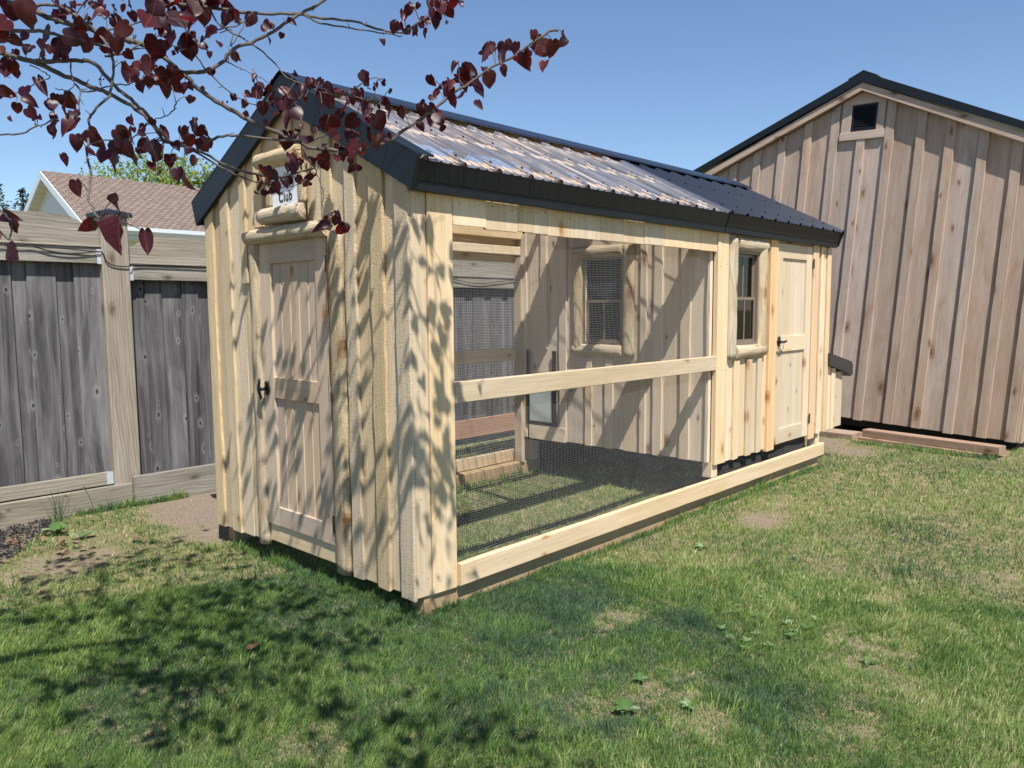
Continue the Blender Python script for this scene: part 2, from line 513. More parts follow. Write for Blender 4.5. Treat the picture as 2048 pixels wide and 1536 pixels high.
def mesh_obj(name, verts, faces, mat, parent=None, org=None, smooth=False, attrs=None):
    if org is None:
        vv = np.array([tuple(v) for v in verts], dtype=float)
        org = Vector(((vv.min(0) + vv.max(0)) / 2).tolist())
    me = bpy.data.meshes.new(name)
    me.from_pydata([tuple(Vector(v) - Vector(org)) for v in verts], [], faces)
    me.validate()
    me.update()
    if mat is not None:
        me.materials.append(M[mat] if isinstance(mat, str) else mat)
    if smooth:
        me.polygons.foreach_set('use_smooth', [True] * len(me.polygons))
    o = bpy.data.objects.new(name, me)
    return link(o, parent, org)

def board(name, parent, lo, hi, mat, axis=None, ch=0.003, wav=0.0, seg=1, top=None, bot=None, jit=0.0, wsides=(1, 1), face=None):
    """A chamfered plank between two corners.  axis = the long axis.  wav makes its two long edges wander
    (a waney edge); top/bot = functions giving the end height for a place across the width."""
    lo, hi = Vector(lo), Vector(hi)
    d = hi - lo
    if axis is None:
        axis = max(range(3), key=lambda k: d[k])
    b, c = [k for k in range(3) if k != axis]
    if face is None:                                     # thin direction
        face = b if d[b] < d[c] else c
    wd = c if face == b else b
    ch = min(ch, d[face] * 0.4, d[wd] * 0.4)
    prof = [(-1, -1, 1, 0), (1, -1, -1, 0), (1, -1, 0, 1), (1, 1, 0, -1), (1, 1, -1, 0), (-1, 1, 1, 0), (-1, 1, 0, -1), (-1, -1, 0, 1)]
    verts, faces = [], []
    ph = rnd.random() * 50
    for s in range(seg + 1):
        t = s / seg
        w0 = w1 = 0.0
        if wav:
            z = t * d[axis] * 3.0
            w0 = wav * (mnoise.noise((z, ph, 0.0)) + 0.5 * mnoise.noise((z * 3.1, ph, 4.0))) * wsides[0]
            w1 = wav * (mnoise.noise((z, ph, 9.0)) + 0.5 * mnoise.noise((z * 3.1, ph, 13.0))) * wsides[1]
        for (a, e, ca, ce) in prof:
            co = [0, 0, 0]
            x = lo[wd] + (d[wd] if a > 0 else 0) + ca * ch + (w1 if a > 0 else w0)
            y = lo[face] + (d[face] if e > 0 else 0) + ce * ch
            co[wd] = x
            co[face] = y
            za = lo[axis] if bot is None else bot(x)
            zb = hi[axis] if top is None else top(x)
            co[axis] = za + (zb - za) * t
            if s in (0, seg) and jit:
                co[axis] += (rnd.random() - 0.5) * jit
            verts.append(co)
    n = len(prof)
    for s in range(seg):
        for k in range(n):
            a = s * n + k
            b2 = s * n + (k + 1) % n
            faces.append((a, b2, b2 + n, a + n))
    faces.append(tuple(range(n - 1, -1, -1)))
    faces.append(tuple(seg * n + k for k in range(n)))
    # consistent outward winding
    o = mesh_obj(name, verts, faces, mat, parent, (lo + hi) / 2)
    bm = bmesh.new()
    bm.from_mesh(o.data)
    bmesh.ops.recalc_face_normals(bm, faces=bm.faces)
    bm.to_mesh(o.data)
    bm.free()
    return o

def prism(name, parent, poly, axis, a0, a1, mat, org=None):
    """extrude a polygon (two coordinates, in axis order) along an axis"""
    n = len(poly)
    verts = []
    rest = [k for k in range(3) if k != axis]
    for a in (a0, a1):
        for p in poly:
            co = [0, 0, 0]
            co[axis] = a
            co[rest[0]], co[rest[1]] = p
            verts.append(co)
    faces = [tuple(range(n)), tuple(range(2 * n - 1, n - 1, -1))]
    for k in range(n):
        faces.append((k, (k + 1) % n, n + (k + 1) % n, n + k))
    o = mesh_obj(name, verts, faces, mat, parent, org)
    bm = bmesh.new()
    bm.from_mesh(o.data)
    bmesh.ops.recalc_face_normals(bm, faces=bm.faces)
    bm.to_mesh(o.data)
    bm.free()
    return o

def half_log(name, parent, a, b, width, depth, outn, mat, rings=16, seg=9, rough=0.06, miter=(0, 0)):
    """A peeled half log lying flat against a wall from a to b, bulging along outn.
    miter: how far the outer (side +) edge runs past each end, in widths"""
    a, b, outn = Vector(a), Vector(b), Vector(outn).normalized()
    ax = (b - a).normalized()
    side = ax.cross(outn).normalized()
    verts, faces = [], []
    ph = rnd.random() * 90
    for r in range(rings + 1):
        t = r / rings
        for k in range(seg + 1):
            th = math.pi * k / seg
            px = math.cos(th)
            py = math.sin(th)
            tl_ = t * (b - a).length
            f = 1 + rough * (mnoise.noise((tl_ * 4 + ph, px * 1.5, py * 1.5)) * 1.6 + 1.0 * mnoise.noise((tl_ * 16 + ph, px * 5, py * 5)))
            endr = 1.0 - 0.025 * max(0, 1 - min(t, 1 - t) * rings / 0.9)
            s = px * width * 0.5 * f * endr
            z = py * depth * 0.76 * f * endr
            shift = (px * 0.5) * width * (miter[0] * (1 - t) + miter[1] * t) if (miter[0] or miter[1]) else 0
            tt = a + (b - a) * t + side * s + outn * max(z, 0.0) + ax * shift
            verts.append(tt)
    n = seg + 1
    for r in range(rings):
        for k in range(seg):
            p = r * n + k
            faces.append((p, p + n, p + n + 1, p + 1))
        faces.append((r * n + seg, (r + 1) * n + seg, (r + 1) * n, r * n))
    faces.append(tuple(range(n)))
    faces.append(tuple(rings * n + k for k in range(n - 1, -1, -1)))
    o = mesh_obj(name, verts, faces, mat, parent, (a + b) / 2, smooth=False)
    bm = bmesh.new()
    bm.from_mesh(o.data)
    bmesh.ops.recalc_face_normals(bm, faces=bm.faces)
    for f in bm.faces:
        f.smooth = len(f.verts) == 4
    bm.to_mesh(o.data)
    bm.free()
    return o

def tube_geom(pts, radii, seg=6):
    pts = [Vector(p) for p in pts]
    verts, faces = [], []
    ref = Vector((0.3, 0.2, 0.93))
    for i, p in enumerate(pts):
        t = (pts[min(i + 1, len(pts) - 1)] - pts[max(i - 1, 0)])
        if t.length < 1e-9:
            t = Vector((0, 0, 1))
        t.normalize()
        u = t.cross(ref)
        if u.length < 0.05:
            u = t.cross(Vector((1, 0, 0)))
        u.normalize()
        v = t.cross(u)
        r = radii[i]
        for k in range(seg):
            th = 2 * math.pi * k / seg
            verts.append(p + (u * math.cos(th) + v * math.sin(th)) * r)
    for i in range(len(pts) - 1):
        for k in range(seg):
            a = i * seg + k
            b = i * seg + (k + 1) % seg
            faces.append((a, b, b + seg, a + seg))
    faces.append(tuple(range(seg - 1, -1, -1)))
    faces.append(tuple((len(pts) - 1) * seg + k for k in range(seg)))
    return verts, faces

class Acc:
    """collects several shapes into one mesh"""
    def __init__(s):
        s.v, s.f = [], []
    def add(s, vf):
        o = len(s.v)
        s.v += vf[0]
        s.f += [tuple(i + o for i in f) for f in vf[1]]
        return s
    def box(s, lo, hi):
        x0, y0, z0 = lo
        x1, y1, z1 = hi
        return s.add(([(x0, y0, z0), (x1, y0, z0), (x1, y1, z0), (x0, y1, z0), (x0, y0, z1), (x1, y0, z1), (x1, y1, z1), (x0, y1, z1)],
                      [(3, 2, 1, 0), (4, 5, 6, 7), (0, 1, 5, 4), (1, 2, 6, 5), (2, 3, 7, 6), (3, 0, 4, 7)]))
    def obj(s, name, mat, parent=None, org=None, smooth=False):
        return mesh_obj(name, s.v, s.f, mat, parent, org, smooth)

def spline(pts, n=4):
    pts = [Vector(p) for p in pts]
    out = []
    for i in range(len(pts) - 1):
        p0 = pts[max(i - 1, 0)]
        p1, p2 = pts[i], pts[i + 1]
        p3 = pts[min(i + 2, len(pts) - 1)]
        for k in range(n):
            t = k / n
            out.append(0.5 * ((2 * p1) + (p2 - p0) * t + (2 * p0 - 5 * p1 + 4 * p2 - p3) * t * t + (3 * p1 - p0 - 3 * p2 + p3) * t ** 3))
    out.append(pts[-1])
    return out

def big_mesh(name, V, F4, mat, tint=None, parent=None):
    """V (n,3), F (m,3 or 4) arrays to one mesh quickly; tint: one value a vertex"""
    me = bpy.data.meshes.new(name)
    k = F4.shape[1]
    me.vertices.add(len(V))
    me.vertices.foreach_set('co', V.astype(np.float32).ravel())
    me.loops.add(F4.size)
    me.loops.foreach_set('vertex_index', F4.astype(np.int32).ravel())
    me.polygons.add(len(F4))
    me.polygons.foreach_set('loop_start', np.arange(0, F4.size, k, dtype=np.int32))
    me.polygons.foreach_set('loop_total', np.full(len(F4), k, dtype=np.int32))
    me.update(calc_edges=True)
    if tint is not None:
        at = me.attributes.new('tint', 'FLOAT', 'POINT')
        at.data.foreach_set('value', tint.astype(np.float32))
    me.materials.append(M[mat])
    o = bpy.data.objects.new(name, me)
    COL.objects.link(o)
    if parent is not None:
        o.parent = parent
        o.location = -Vector(parent.location)
    ORG[o] = Vector((0, 0, 0))
    return o

def vnoise(x, y, scale, seed):
    """smooth value noise on arrays, 0..1"""
    r = np.random.RandomState(seed)
    G = r.rand(64, 64)
    u, v = x * scale + 17.3, y * scale + 41.7
    i, j = np.floor(u).astype(int), np.floor(v).astype(int)
    fu, fv = u - i, v - j
    fu, fv = fu * fu * (3 - 2 * fu), fv * fv * (3 - 2 * fv)
    a = G[i % 64, j % 64]
    b = G[(i + 1) % 64, j % 64]
    c = G[i % 64, (j + 1) % 64]
    d = G[(i + 1) % 64, (j + 1) % 64]
    return (a * (1 - fu) + b * fu) * (1 - fv) + (c * (1 - fu) + d * fu) * fv

GZ = -0.12                                               # lawn level

# ------------------------------------------------------------------ ground
# bare or thin places in the lawn: x, y, radius x, radius y, how bare
BARE = [(2.86, -0.45, 0.32, 0.20, 1.0), (0.72, -0.70, 0.20, 0.13, 0.8), (1.05, -0.75, 0.15, 0.12, 0.6), (0.25, 2.85, 0.42, 0.62, 1.25), (0.7, 3.25, 0.7, 0.5, 1.2),
        (1.9, -1.62, 0.16, 0.10, 0.7), (2.6, -2.0, 0.2, 0.14, 0.7), (0.45, -1.95, 0.14, 0.12, 0.6), (0.02, 2.25, 0.25, 0.30, 0.9), (-0.85, 2.35, 0.38, 0.30, 0.75), (-0.55, 2.75, 0.3, 0.25, 0.45), (0.28, -1.28, 0.22, 0.16, 0.75), (0.12, -1.5, 0.16, 0.13, 0.6), (1.2, -1.75, 0.35, 0.22, 0.7),
        (0.9, -1.95, 0.2, 0.2, 0.5), (0.9, 0.35, 0.2, 0.12, 0.7), (0.55, 0.25, 0.14, 0.1, 0.8), (0.42, 0.3, 0.12, 0.1, 0.5), (6.1, 0.1, 0.35, 0.3, 0.9), (6.5, 0.45, 0.4, 0.3, 0.9),
        (2.15, -1.25, 0.16, 0.10, 0.35), (-0.1, -1.15, 0.15, 0.12, 0.4), (2.2, 0.35, 0.3, 0.15, 0.5), (3.4, -0.3, 0.35, 0.12, 0.5)]
def bare_at(x, y):
    b = np.zeros_like(x)
    wob = 0.35 + 0.8 * vnoise(x, y, 9.0, 3) + 0.7 * vnoise(x, y, 31.0, 4)
    for bx, by, rx, ry, k in BARE:
        q = ((x - bx) / rx) ** 2 + ((y - by) / ry) ** 2
        b = np.maximum(b, k * np.clip((1.5 - q * wob) * 0.75, 0, 1))
    rag = np.clip(2.4 * (0.6 * vnoise(x, y, 13.0, 5) + 0.4 * vnoise(x, y, 37.0, 6)) - 0.30, 0, 1)
    b = np.where((y < 1.9) & (x < 5.5), b * rag, b)
    return np.clip(b, 0, 1)
def mulch_at(x, y):
    # the bed in the corner by the fence
    d = (x + 0.50) * 0.80 - (y - 3.55) * 0.58
    e = (x + 1.02) * 0.95 - (y - 2.6) * 0.35
    return (y < 3.6) & (x < -0.45) & (d < 0.04) & (y > 1.6) & (e < 0.0 + 0.25 * (vnoise(x, y, 4, 9) - 0.3))

def ground_z(x, y):
    return GZ + 0.03 * (vnoise(x, y, 0.9, 21) - 0.5) + 0.012 * (vnoise(x, y, 4.0, 22) - 0.5)

nx, ny = 170, 130
gx = np.concatenate([[-300, -60, -20], np.linspace(-7, 12, nx), [20, 60, 300]])
gy = np.concatenate([[-300, -60, -20], np.linspace(-7, 7, ny), [14, 60, 300]])
GX, GY = np.meshgrid(gx, gy, indexing='ij')
GZZ = ground_z(GX, GY)
far = (np.abs(GX - 2.5) > 9.4) | (np.abs(GY) > 6.9)
GZZ[far] = GZ
V = np.stack([GX, GY, GZZ], -1).reshape(-1, 3)
idx = np.arange(len(V)).reshape(len(gx), len(gy))
F = np.stack([idx[:-1, :-1], idx[1:, :-1], idx[1:, 1:], idx[:-1, 1:]], -1).reshape(-1, 4)
ground = big_mesh('ground', V, F, 'ground')
ba = bare_at(V[:, 0], V[:, 1])
ba = np.maximum(ba, mulch_at(V[:, 0], V[:, 1]) * 0.6)
at = ground.data.attributes.new('bare', 'FLOAT', 'POINT')
at.data.foreach_set('value', ba.astype(np.float32))
tag(ground, 'flat backyard ground under the lawn', None, None, 'structure')

# ------------------------------------------------------------------ chicken coop
W, LEN, XP = 2.058, 5.17, 2.95
SL = 0.505                                               # roof slope
def roof_z(y):                                           # top of the roof sheet
    return 2.112 + SL * ((y + 0.11) if y < W / 2 else (W + 0.11 - y))
def under(y):                                            # board tops, under the rake trim
    return roof_z(y) - 0.10

coop = thing('chicken_coop', (0, 0, GZ), 'pale pine chicken coop with black metal and clear plastic roof on the lawn', 'chicken coop')

# --- gable wall
gw = prism('gable_wall', coop, [(0.03, 0.02), (W - 0.03, 0.02), (W - 0.03, under(W - 0.03) - 0.02), (W / 2, under(W / 2) - 0.02), (0.03, under(0.03) - 0.02)], 0, 0.026, 0.036, 'interior')
def gable_board(y0, y1, z0, zt=None, x0=0.0, x1=0.022, mat='sawnZ', name='board', wav=0.0, seg=1):
    t = (lambda y: min(under(y), zt if zt else 9))
    parts = []
    if y0 < W / 2 - 0.005 < y1 - 0.01 and zt is None:
        parts = [(y0, W / 2 - 0.001), (W / 2 + 0.001, y1)]
    else:
        parts = [(y0, y1)]
    for a, b in parts:
        zmax = max(t(a), t(b))
        board(name, gw, (x0, a, z0), (x1, b, zmax), mat, 2, 0.003, wav, seg, top=t, jit=0.006, face=0)
yb = [0.022, 0.245, 0.47, 0.682]
for a, b in zip(yb[:-1], yb[1:]):
    gable_board(a + 0.0015, b - 0.0015, 0.0 + rnd.random() * 0.006)
yb = [1.408, 1.60, 1.80, W]
for a, b in zip(yb[:-1], yb[1:]):
    gable_board(a + 0.0015, b - 0.0015, 0.0 + rnd.random() * 0.008)
yb = [0.684, 0.87, 1.029, 1.21, 1.406]
for a, b in zip(yb[:-1], yb[1:]):
    gable_board(a + 0.0015, b - 0.0015, 1.84)
for y0, y1, z0, w in [(0.0, 0.102, -0.012, (0, 1)), (0.195, 0.296, -0.004, (1, 1)), (0.425, 0.512, 0.0, (1, 1)),
                      (1.742, 1.85, 0.0, (1, 0.4)), (1.955, W + 0.004, 0.002, (1, 0))]:
    board('batten', gw, (-0.020, y0, z0), (-0.0005, y1, 2.7), 'sawnZ', 2, 0.003, 0.012, 40, top=under, jit=0.006, wsides=w, face=0)
for y0, y1, z0 in [(0.63, 0.71, 1.915), (0.79, 0.86, 2.335), (1.33, 1.42, 1.925), (1.53, 1.60, 1.6), (0.99, 1.07, 2.34)]:
    board('batten', gw, (-0.020, y0, z0), (-0.0005, y1, 2.7), 'sawnZ', 2, 0.003, 0.006, 12, top=lambda y: under(y), jit=0.004, face=0)

# --- gable door
def panel_door(name, parent, plane, u0, u1, z0, z1, stile, rails, planks, zm, rm, label, outs):
    """A frame and panel door.  plane 'x' : lies in x = const (u is y); plane 'y': u is x.  outs = outward sign * front offset"""
    f0, f1, fp = outs                                   # back of frame, front of frame, front of planks
    def B(nm, par, ua, ub, za, zb, fa, fb, mat, axis, **k):
        fa, fb = min(fa, fb), max(fa, fb)
        if plane == 'x':
            return board(nm, par, (fa, ua, za), (fb, ub, zb), mat, axis, face=0, **k)
        return board(nm, par, (ua, fa, za), (ub, fb, zb), mat, axis, face=1, **k)
    d = B(name, parent, u0 + 0.01, u1 - 0.01, z0 + 0.01, z1 - 0.01, f0, f0 + (fp - f0) * 0.2, zm, 2)
    tag(d, label)
    B('stile', d, u0, u0 + stile, z0, z1, f0 + (fp - f0) * 0.25, f1, zm, 2, ch=0.002)
    B('stile', d, u1 - stile, u1, z0, z1, f0 + (fp - f0) * 0.25, f1, zm, 2, ch=0.002)
    ax = 1 if plane == 'x' else 0
    for a, b in rails:
        B('rail', d, u0 + stile + 0.0008, u1 - stile - 0.0008, a, b, f0 + (fp - f0) * 0.25, f1 - (f1 - f0) * 0.02, rm, ax, ch=0.002)
    n = planks
    wv = (u1 - u0 - 2 * stile) / n
    for (a, b) in [(rails[0][1], rails[1][0]), (rails[1][1], rails[2][0])]:
        for k in range(n):
            ua = u0 + stile + k * wv
            B('plank', d, ua + 0.0005, ua + wv - 0.0005, a + 0.0005, b - 0.0005, f0 + (fp - f0) * 0.25, fp, zm, 2, ch=0.007)
    return d
dg = panel_door('door', coop, 'x', 0.693, 1.402, 0.132, 1.828, 0.118, [(0.132, 0.246), (0.913, 1.037), (1.708, 1.828)], 5, 'doorZ', 'doorY',
                'light cedar panel door in the gable end', (0.0365, -0.009, 0.007))
board('sill', coop, (0.004, 0.688, 0.02), (0.03, 1.40, 0.130), 'pineY', 1, 0.003, face=0)
def hinge(parent, lo, hi):
    a = Acc()
    a.box(lo, hi)
    c = (Vector(lo) + Vector(hi)) / 2
    h = a.obj('hinge', 'hardware', parent)
    return h
for za, zb in [(1.636, 1.728), (0.205, 0.30)]:
    hinge(dg, (-0.0155, 0.680, za), (-0.012, 0.702, zb))
def tee_handle(name, parent, base, out, across, up, keys=False):
    """T-handle on a round rose"""
    base, out, across, up = map(Vector, (base, out, across, up))
    a = Acc()
    a.add(tube_geom([base, base + out * 0.006, base + out * 0.009], [0.030, 0.030, 0.024], 16))
    a.add(tube_geom([base + up * 0.030, base + up * 0.030 + out * 0.010], [0.016, 0.016], 12))
    a.add(tube_geom([base - up * 0.026, base - up * 0.026 + out * 0.010], [0.014, 0.014], 12))
    a.add(tube_geom([base, base + out * 0.022, base + out * 0.05], [0.013, 0.010, 0.011], 12))
    pts = [base + out * (0.052 + 0.006 * math.cos(t * 3)) + (across) * (0.062 * t) for t in (-1, -0.7, -0.3, 0, 0.3, 0.7, 1)]
    a.add(tube_geom(pts, [0.006, 0.0085, 0.0095, 0.0105, 0.0095, 0.0085, 0.006], 10))
    o = a.obj(name, 'hardware', parent, smooth=True)
    if keys:
        k = Acc()
        k.box(tuple(base + across * -0.03 + out * 0.03 + up * -0.075 - Vector((0.006, 0.001, 0))), tuple(base + across * -0.03 + out * 0.03 + up * -0.02 + Vector((0.006, 0.001, 0))))
        k.box(tuple(base + across * 0.055 + out * 0.02 + up * -0.075 - Vector((0.005, 0.001, 0))), tuple(base + across * 0.055 + out * 0.02 + up * -0.035 + Vector((0.005, 0.001, 0))))
        k.obj('key', 'key', o)
    return o
tee_handle('handle', dg, (-0.0125, 1.355, 0.965), (-1, 0, 0), (0, 0.12, 1.0), (0, 0, 1))

# --- half logs round the gable door
half_log('door_log', coop, (-0.001, 1.452, -0.005), (-0.001, 1.452, 1.86), 0.105, 0.05, (-1, 0, 0), 'logZ', 34, 9, 0.13)
half_log('door_log', coop, (-0.001, 0.612, -0.008), (-0.001, 0.612, 1.85), 0.135, 0.045, (-1, 0, 0), 'logZ', 34, 9, 0.08)
half_log('lintel_log', coop, (-0.021, 0.652, 1.868), (-0.021, 1.50, 1.868), 0.092, 0.060, (-1, 0, 0), 'logY', 22, 10, 0.07)
# worn bark patches left on the right hand log
for z0, z1, w, dz in [(1.40, 1.80, 0.036, 0.02), (1.02, 1.24, 0.026, 0.014), (0.93, 1.0, 0.018, 0.01)]:
    vs_, fs_ = [], []
    n = 14
    for k in range(n + 1):
        t = k / n
        ww = w * math.sin(math.pi * min(1, max(0, t))) ** 0.6 * (0.75 + 0.5 * rnd.random())
        for s in (-1, 1):
            y = 0.640 + s * ww * 0.5
            dpt = 0.045 * math.sqrt(max(0.0, 1 - ((y - 0.612) / 0.0675) ** 2))
            vs_.append((-0.0045 - dpt, y, z0 + (z1 - z0) * t))
    for k in range(n):
        fs_.append((2 * k, 2 * k + 1, 2 * k + 3, 2 * k + 2))
    if 'barkpatch' not in M:
        M['barkpatch'] = simple('leftover_inner_bark', (0.24, 0.10, 0.035), 0.8, 0, 0.2, 35, 0.4, 0.35)
    mesh_obj('bark_patch', vs_, fs_, 'barkpatch', coop)

# --- long front wall (y = 0)
fw = board('long_wall', coop, (0.02, 0.028, 1.87), (LEN - 0.02, 0.040, 2.10), 'interior', 0)
board('corner_board', fw, (0.001, 0.0, -0.004), (0.094, 0.024, 2.06), 'pineZ', 2, 0.003, 0.004, 20, jit=0.01, wsides=(0, 1), face=1)
board('corner_board', fw, (0.098, -0.008, -0.004), (0.263, 0.024, 2.06), 'pineZ', 2, 0.003, jit=0.006, face=1)
hx = [0.266, 0.505, 0.753, 0.877, 0.999, 1.246, 1.495, 1.748, 1.985, 2.229, 2.482, 2.72, 2.96]
for k in range(len(hx) - 1):
    yo = rnd.random() * 0.004
    board('board', fw, (hx[k] + 0.001, -0.002 - yo, 1.848 + rnd.random() * 0.008), (hx[k + 1] - 0.001, 0.022, 2.06), 'pineZ', 2, 0.002, face=1)
board('corner_post', coop, (0.10, 0.026, 0.0), (0.25, 0.10, 2.05), 'pineZ', 2, 0.003)
board('opening_trim', fw, (2.962, -0.018, 0.222), (3.126, 0.022, 2.06), 'pineZ', 2, 0.003, jit=0.006, face=1)
# midrail, base board, skids, joists
board('midrail', coop, (0.264, -0.012, 0.955), (2.961, 0.026, 1.064), 'pineX', 0, 0.004, face=1)
board('base_board', coop, (0.264, -0.034, 0.002), (5.09, 0.004, 0.120), 'pineX', 0, 0.004, 0.003, 30, face=1)
board('skid', coop, (0.05, 0.012, GZ - 0.03), (5.06, 0.11, 0.0), 'skidX', 0, 0.006)
board('skid', coop, (0.05, W - 0.10, GZ - 0.03), (5.06, W - 0.012, -0.002), 'skidX', 0, 0.006)
board('joist', coop, (0.42, 0.112, -0.09), (0.48, W - 0.102, -0.01), 'skidY', 1, 0.004)
# right-hand solid part of the front wall
rb = [(3.13, 3.30, 0.222, 1.03), (3.302, 3.50, 0.226, 1.03), (3.502, 3.70, 0.224, 1.03), (3.702, 3.87, 0.226, 1.03), (3.128, 3.40, 1.97, 2.06), (3.402, 3.87, 1.97, 2.06)]
for a, b, z0, z1 in rb:
    board('board', fw, (a, 0.0, z0), (b - 0.002, 0.022, z1), 'pineZ', 2, 0.002, face=1, jit=0.006)
for a, b in [(3.25, 3.335), (3.47, 3.555), (3.66, 3.735)]:
    board('batten', fw, (a, -0.020, 0.221), (b, -0.0005, 1.012), 'pineZ', 2, 0.003, 0.006, 14, face=1, jit=0.006)
board('door_trim', fw, (3.845, -0.026, 0.205), (3.985, 0.022, 2.03), 'bandZ', 2, 0.003, face=1)
board('door_trim', fw, (4.735, -0.024, 0.196), (4.86, 0.022, 1.995), 'bandZ', 2, 0.003, face=1)
board('door_header', fw, (3.987, 0.0, 1.985), (4.733, 0.022, 2.06), 'pineX', 0, 0.002, face=1)
for a, b, z0 in [(4.862, 5.02, 0.226), (5.022, LEN, 0.228)]:
    board('board', fw, (a, 0.0, z0), (b - 0.001, 0.022, 2.06), 'pineZ', 2, 0.002, face=1)
for a, b in [(4.93, 5.02), (5.09, LEN + 0.002)]:
    board('batten', fw, (a, -0.020, 0.226), (b, -0.0005, 1.985), 'pineZ', 2, 0.003, 0.006, 20, face=1, wsides=(1, 0))
board('lining', fw, (2.98, 0.026, 0.22), (3.27, 0.036, 2.05), 'interior', 2)
board('lining', fw, (3.66, 0.026, 0.22), (LEN - 0.02, 0.036, 2.05), 'interior', 2)
board('lining', fw, (3.271, 0.026, 0.22), (3.659, 0.036, 1.10), 'interior', 2, face=1)
dl = panel_door('door', coop, 'y', 3.992, 4.728, 0.236, 1.975, 0.115, [(0.236, 0.366), (1.044, 1.178), (1.850, 1.975)], 5, 'door2Z', 'doorX',
                'pale pine panel door at the far end of the long wall', (0.0365, -0.012, 0.004))
for za, zb in [(1.782, 1.868), (0.35, 0.44)]:
    hinge(dl, (4.722, -0.0275, za), (4.748, -0.0245, zb))
tee_handle('handle', dl, (4.05, -0.0145, 1.135), (0, -1, 0), (1, 0, 0.12), (0, 0, 1), keys=True)

# --- front window in half logs
def window(name, parent, plane, f, outn, u0, u1, z0, z1, logw, label):
    """brown framed sash window between half logs, wall face at f, seen along outn"""
    sgn = -1
    def P3(u, z, o):
        return (f + sgn * o, u, z) if plane == 'x' else (u, f + sgn * o, z)
    def B(nm, par, ua, ub, za, zb, oa, ob, mat, axis, ch=0.003):
        p, q = P3(ua, za, ob), P3(ub, zb, oa)
        return board(nm, par, p, q, mat, axis, ch=ch)
    ax = 1 if plane == 'x' else 0
    fr = Acc()
    t = 0.03
    for ua, ub, za, zb in [(u0, u0 + t, z0, z1), (u1 - t, u1, z0, z1), (u0 + t, u1 - t, z0, z0 + t), (u0 + t, u1 - t, z1 - t, z1)]:
        fr.box(P3(ua, za, 0.006), P3(ub, zb, -0.045))
    w = fr.obj(name, 'winframe', parent)
    tag(w, label)
    ui0, ui1, zi0, zi1 = u0 + t, u1 - t, z0 + t, z1 - t
    zm = (zi0 + zi1) / 2
    for k, (za, zb, o) in enumerate([(zi0, zm + 0.012, -0.012), (zm - 0.012, zi1, -0.030)]):
        s = Acc()
        e = 0.024
        for ua, ub, zc, zd in [(ui0, ui0 + e, za, zb), (ui1 - e, ui1, za, zb), (ui0 + e, ui1 - e, za, za + e), (ui0 + e, ui1 - e, zb - e, zb)]:
            s.box(P3(ua, zc, o), P3(ub, zd, o - 0.016))
        sash = s.obj('sash', 'winframe', w)
        um = (ui0 + ui1) / 2
        mu = Acc()
        mu.box(P3(um - 0.007, za + e, o - 0.004), P3(um + 0.007, zb - e, o - 0.013))
        mu.obj('muntin', 'winframe', w)
        pn = Acc()
        pn.box(P3(ui0 + e, za + e, o - 0.007), P3(ui1 - e, zb - e, o - 0.009))
        pn.obj('pane', 'glass', w)
    lw = logw
    mt = 'log'
    half_log('log', w, P3(u0 - lw * 0.42, z0 - lw * 0.75, 0.001), P3(u0 - lw * 0.42, z1 + lw * 0.70, 0.001), lw, 0.055, outn, 'logZ', 22, 9, 0.07)
    half_log('log', w, P3(u1 + lw * 0.42, z0 - lw * 0.40, 0.001), P3(u1 + lw * 0.42, z1 + lw * 0.60, 0.001), lw, 0.052, outn, 'logZ', 22, 9, 0.07)
    half_log('log', w, P3(u0 + 0.006, z0 - lw * 0.36, 0.001), P3(u1 + lw * 0.85, z0 - lw * 0.36, 0.001), lw * 0.9, 0.060, outn, 'logX' if plane == 'y' else 'logY', 14, 9, 0.07)
    half_log('log', w, P3(u0 + 0.006, z1 + lw * 0.36, 0.001), P3(u1 + lw * 0.85, z1 + lw * 0.36, 0.001), lw * 0.9, 0.058, outn, 'logX' if plane == 'y' else 'logY', 14, 9, 0.07)
    return w
window('window', coop, 'y', 0.0, (0, -1, 0), 3.255, 3.675, 1.12, 1.885, 0.122, 'brown framed window set in half logs on the front wall')

# --- partition between run and hen house (faces -x)
pw = prism('partition_wall', coop, [(0.03, 0.24), (W - 0.03, 0.24), (W - 0.03, 2.03), (W / 2, under(W / 2) - 0.03), (0.03, 2.03)], 0, 2.976, 2.986, 'shade_black')
pe = [0.03, 0.235, 0.435, 0.64, 0.83, 1.03, 1.23, 1.43, 1.64, 1.85, W - 0.03]
for a, b in zip(pe[:-1], pe[1:]):
    # leave the window and the hatch open
    z0 = 0.236 + rnd.random() * 0.008
    ztop = lambda y: under(y) - 0.02
    if a >= 0.82 and b <= 1.25:
        board('board', pw, (2.952, a + 0.0015, z0), (2.974, b - 0.0015, 1.10), 'partZ', 2, 0.002, face=0)
        board('board', pw, (2.952, a + 0.0015, 1.885), (2.974, b - 0.0015, 2.5), 'partZ', 2, 0.002, top=ztop, face=0)
    else:
        board('board', pw, (2.952, a + 0.0015, z0), (2.974, b - 0.0015, 2.5), 'partZ', 2, 0.002, top=ztop, face=0)
for a, b in [(0.03, 0.06), (0.20, 0.285), (0.45, 0.53), (0.60, 0.66), (1.43, 1.51), (1.90, 1.97)]:
    board('batten', pw, (2.932, a, 0.24), (2.9515, b, 2.5), 'partZ', 2, 0.003, 0.008, 26, top=lambda y: under(y) - 0.02, face=0)
board('batten', pw, (2.932, 1.66, 1.07), (2.9515, 1.73, 2.5), 'partZ', 2, 0.003, 0.008, 26, top=lambda y: under(y) - 0.02, face=0)
board('batten', pw, (2.932, 0.93, 0.24), (2.9515, 1.01, 1.0), 'partZ', 2, 0.003, 0.008, 10, face=0)
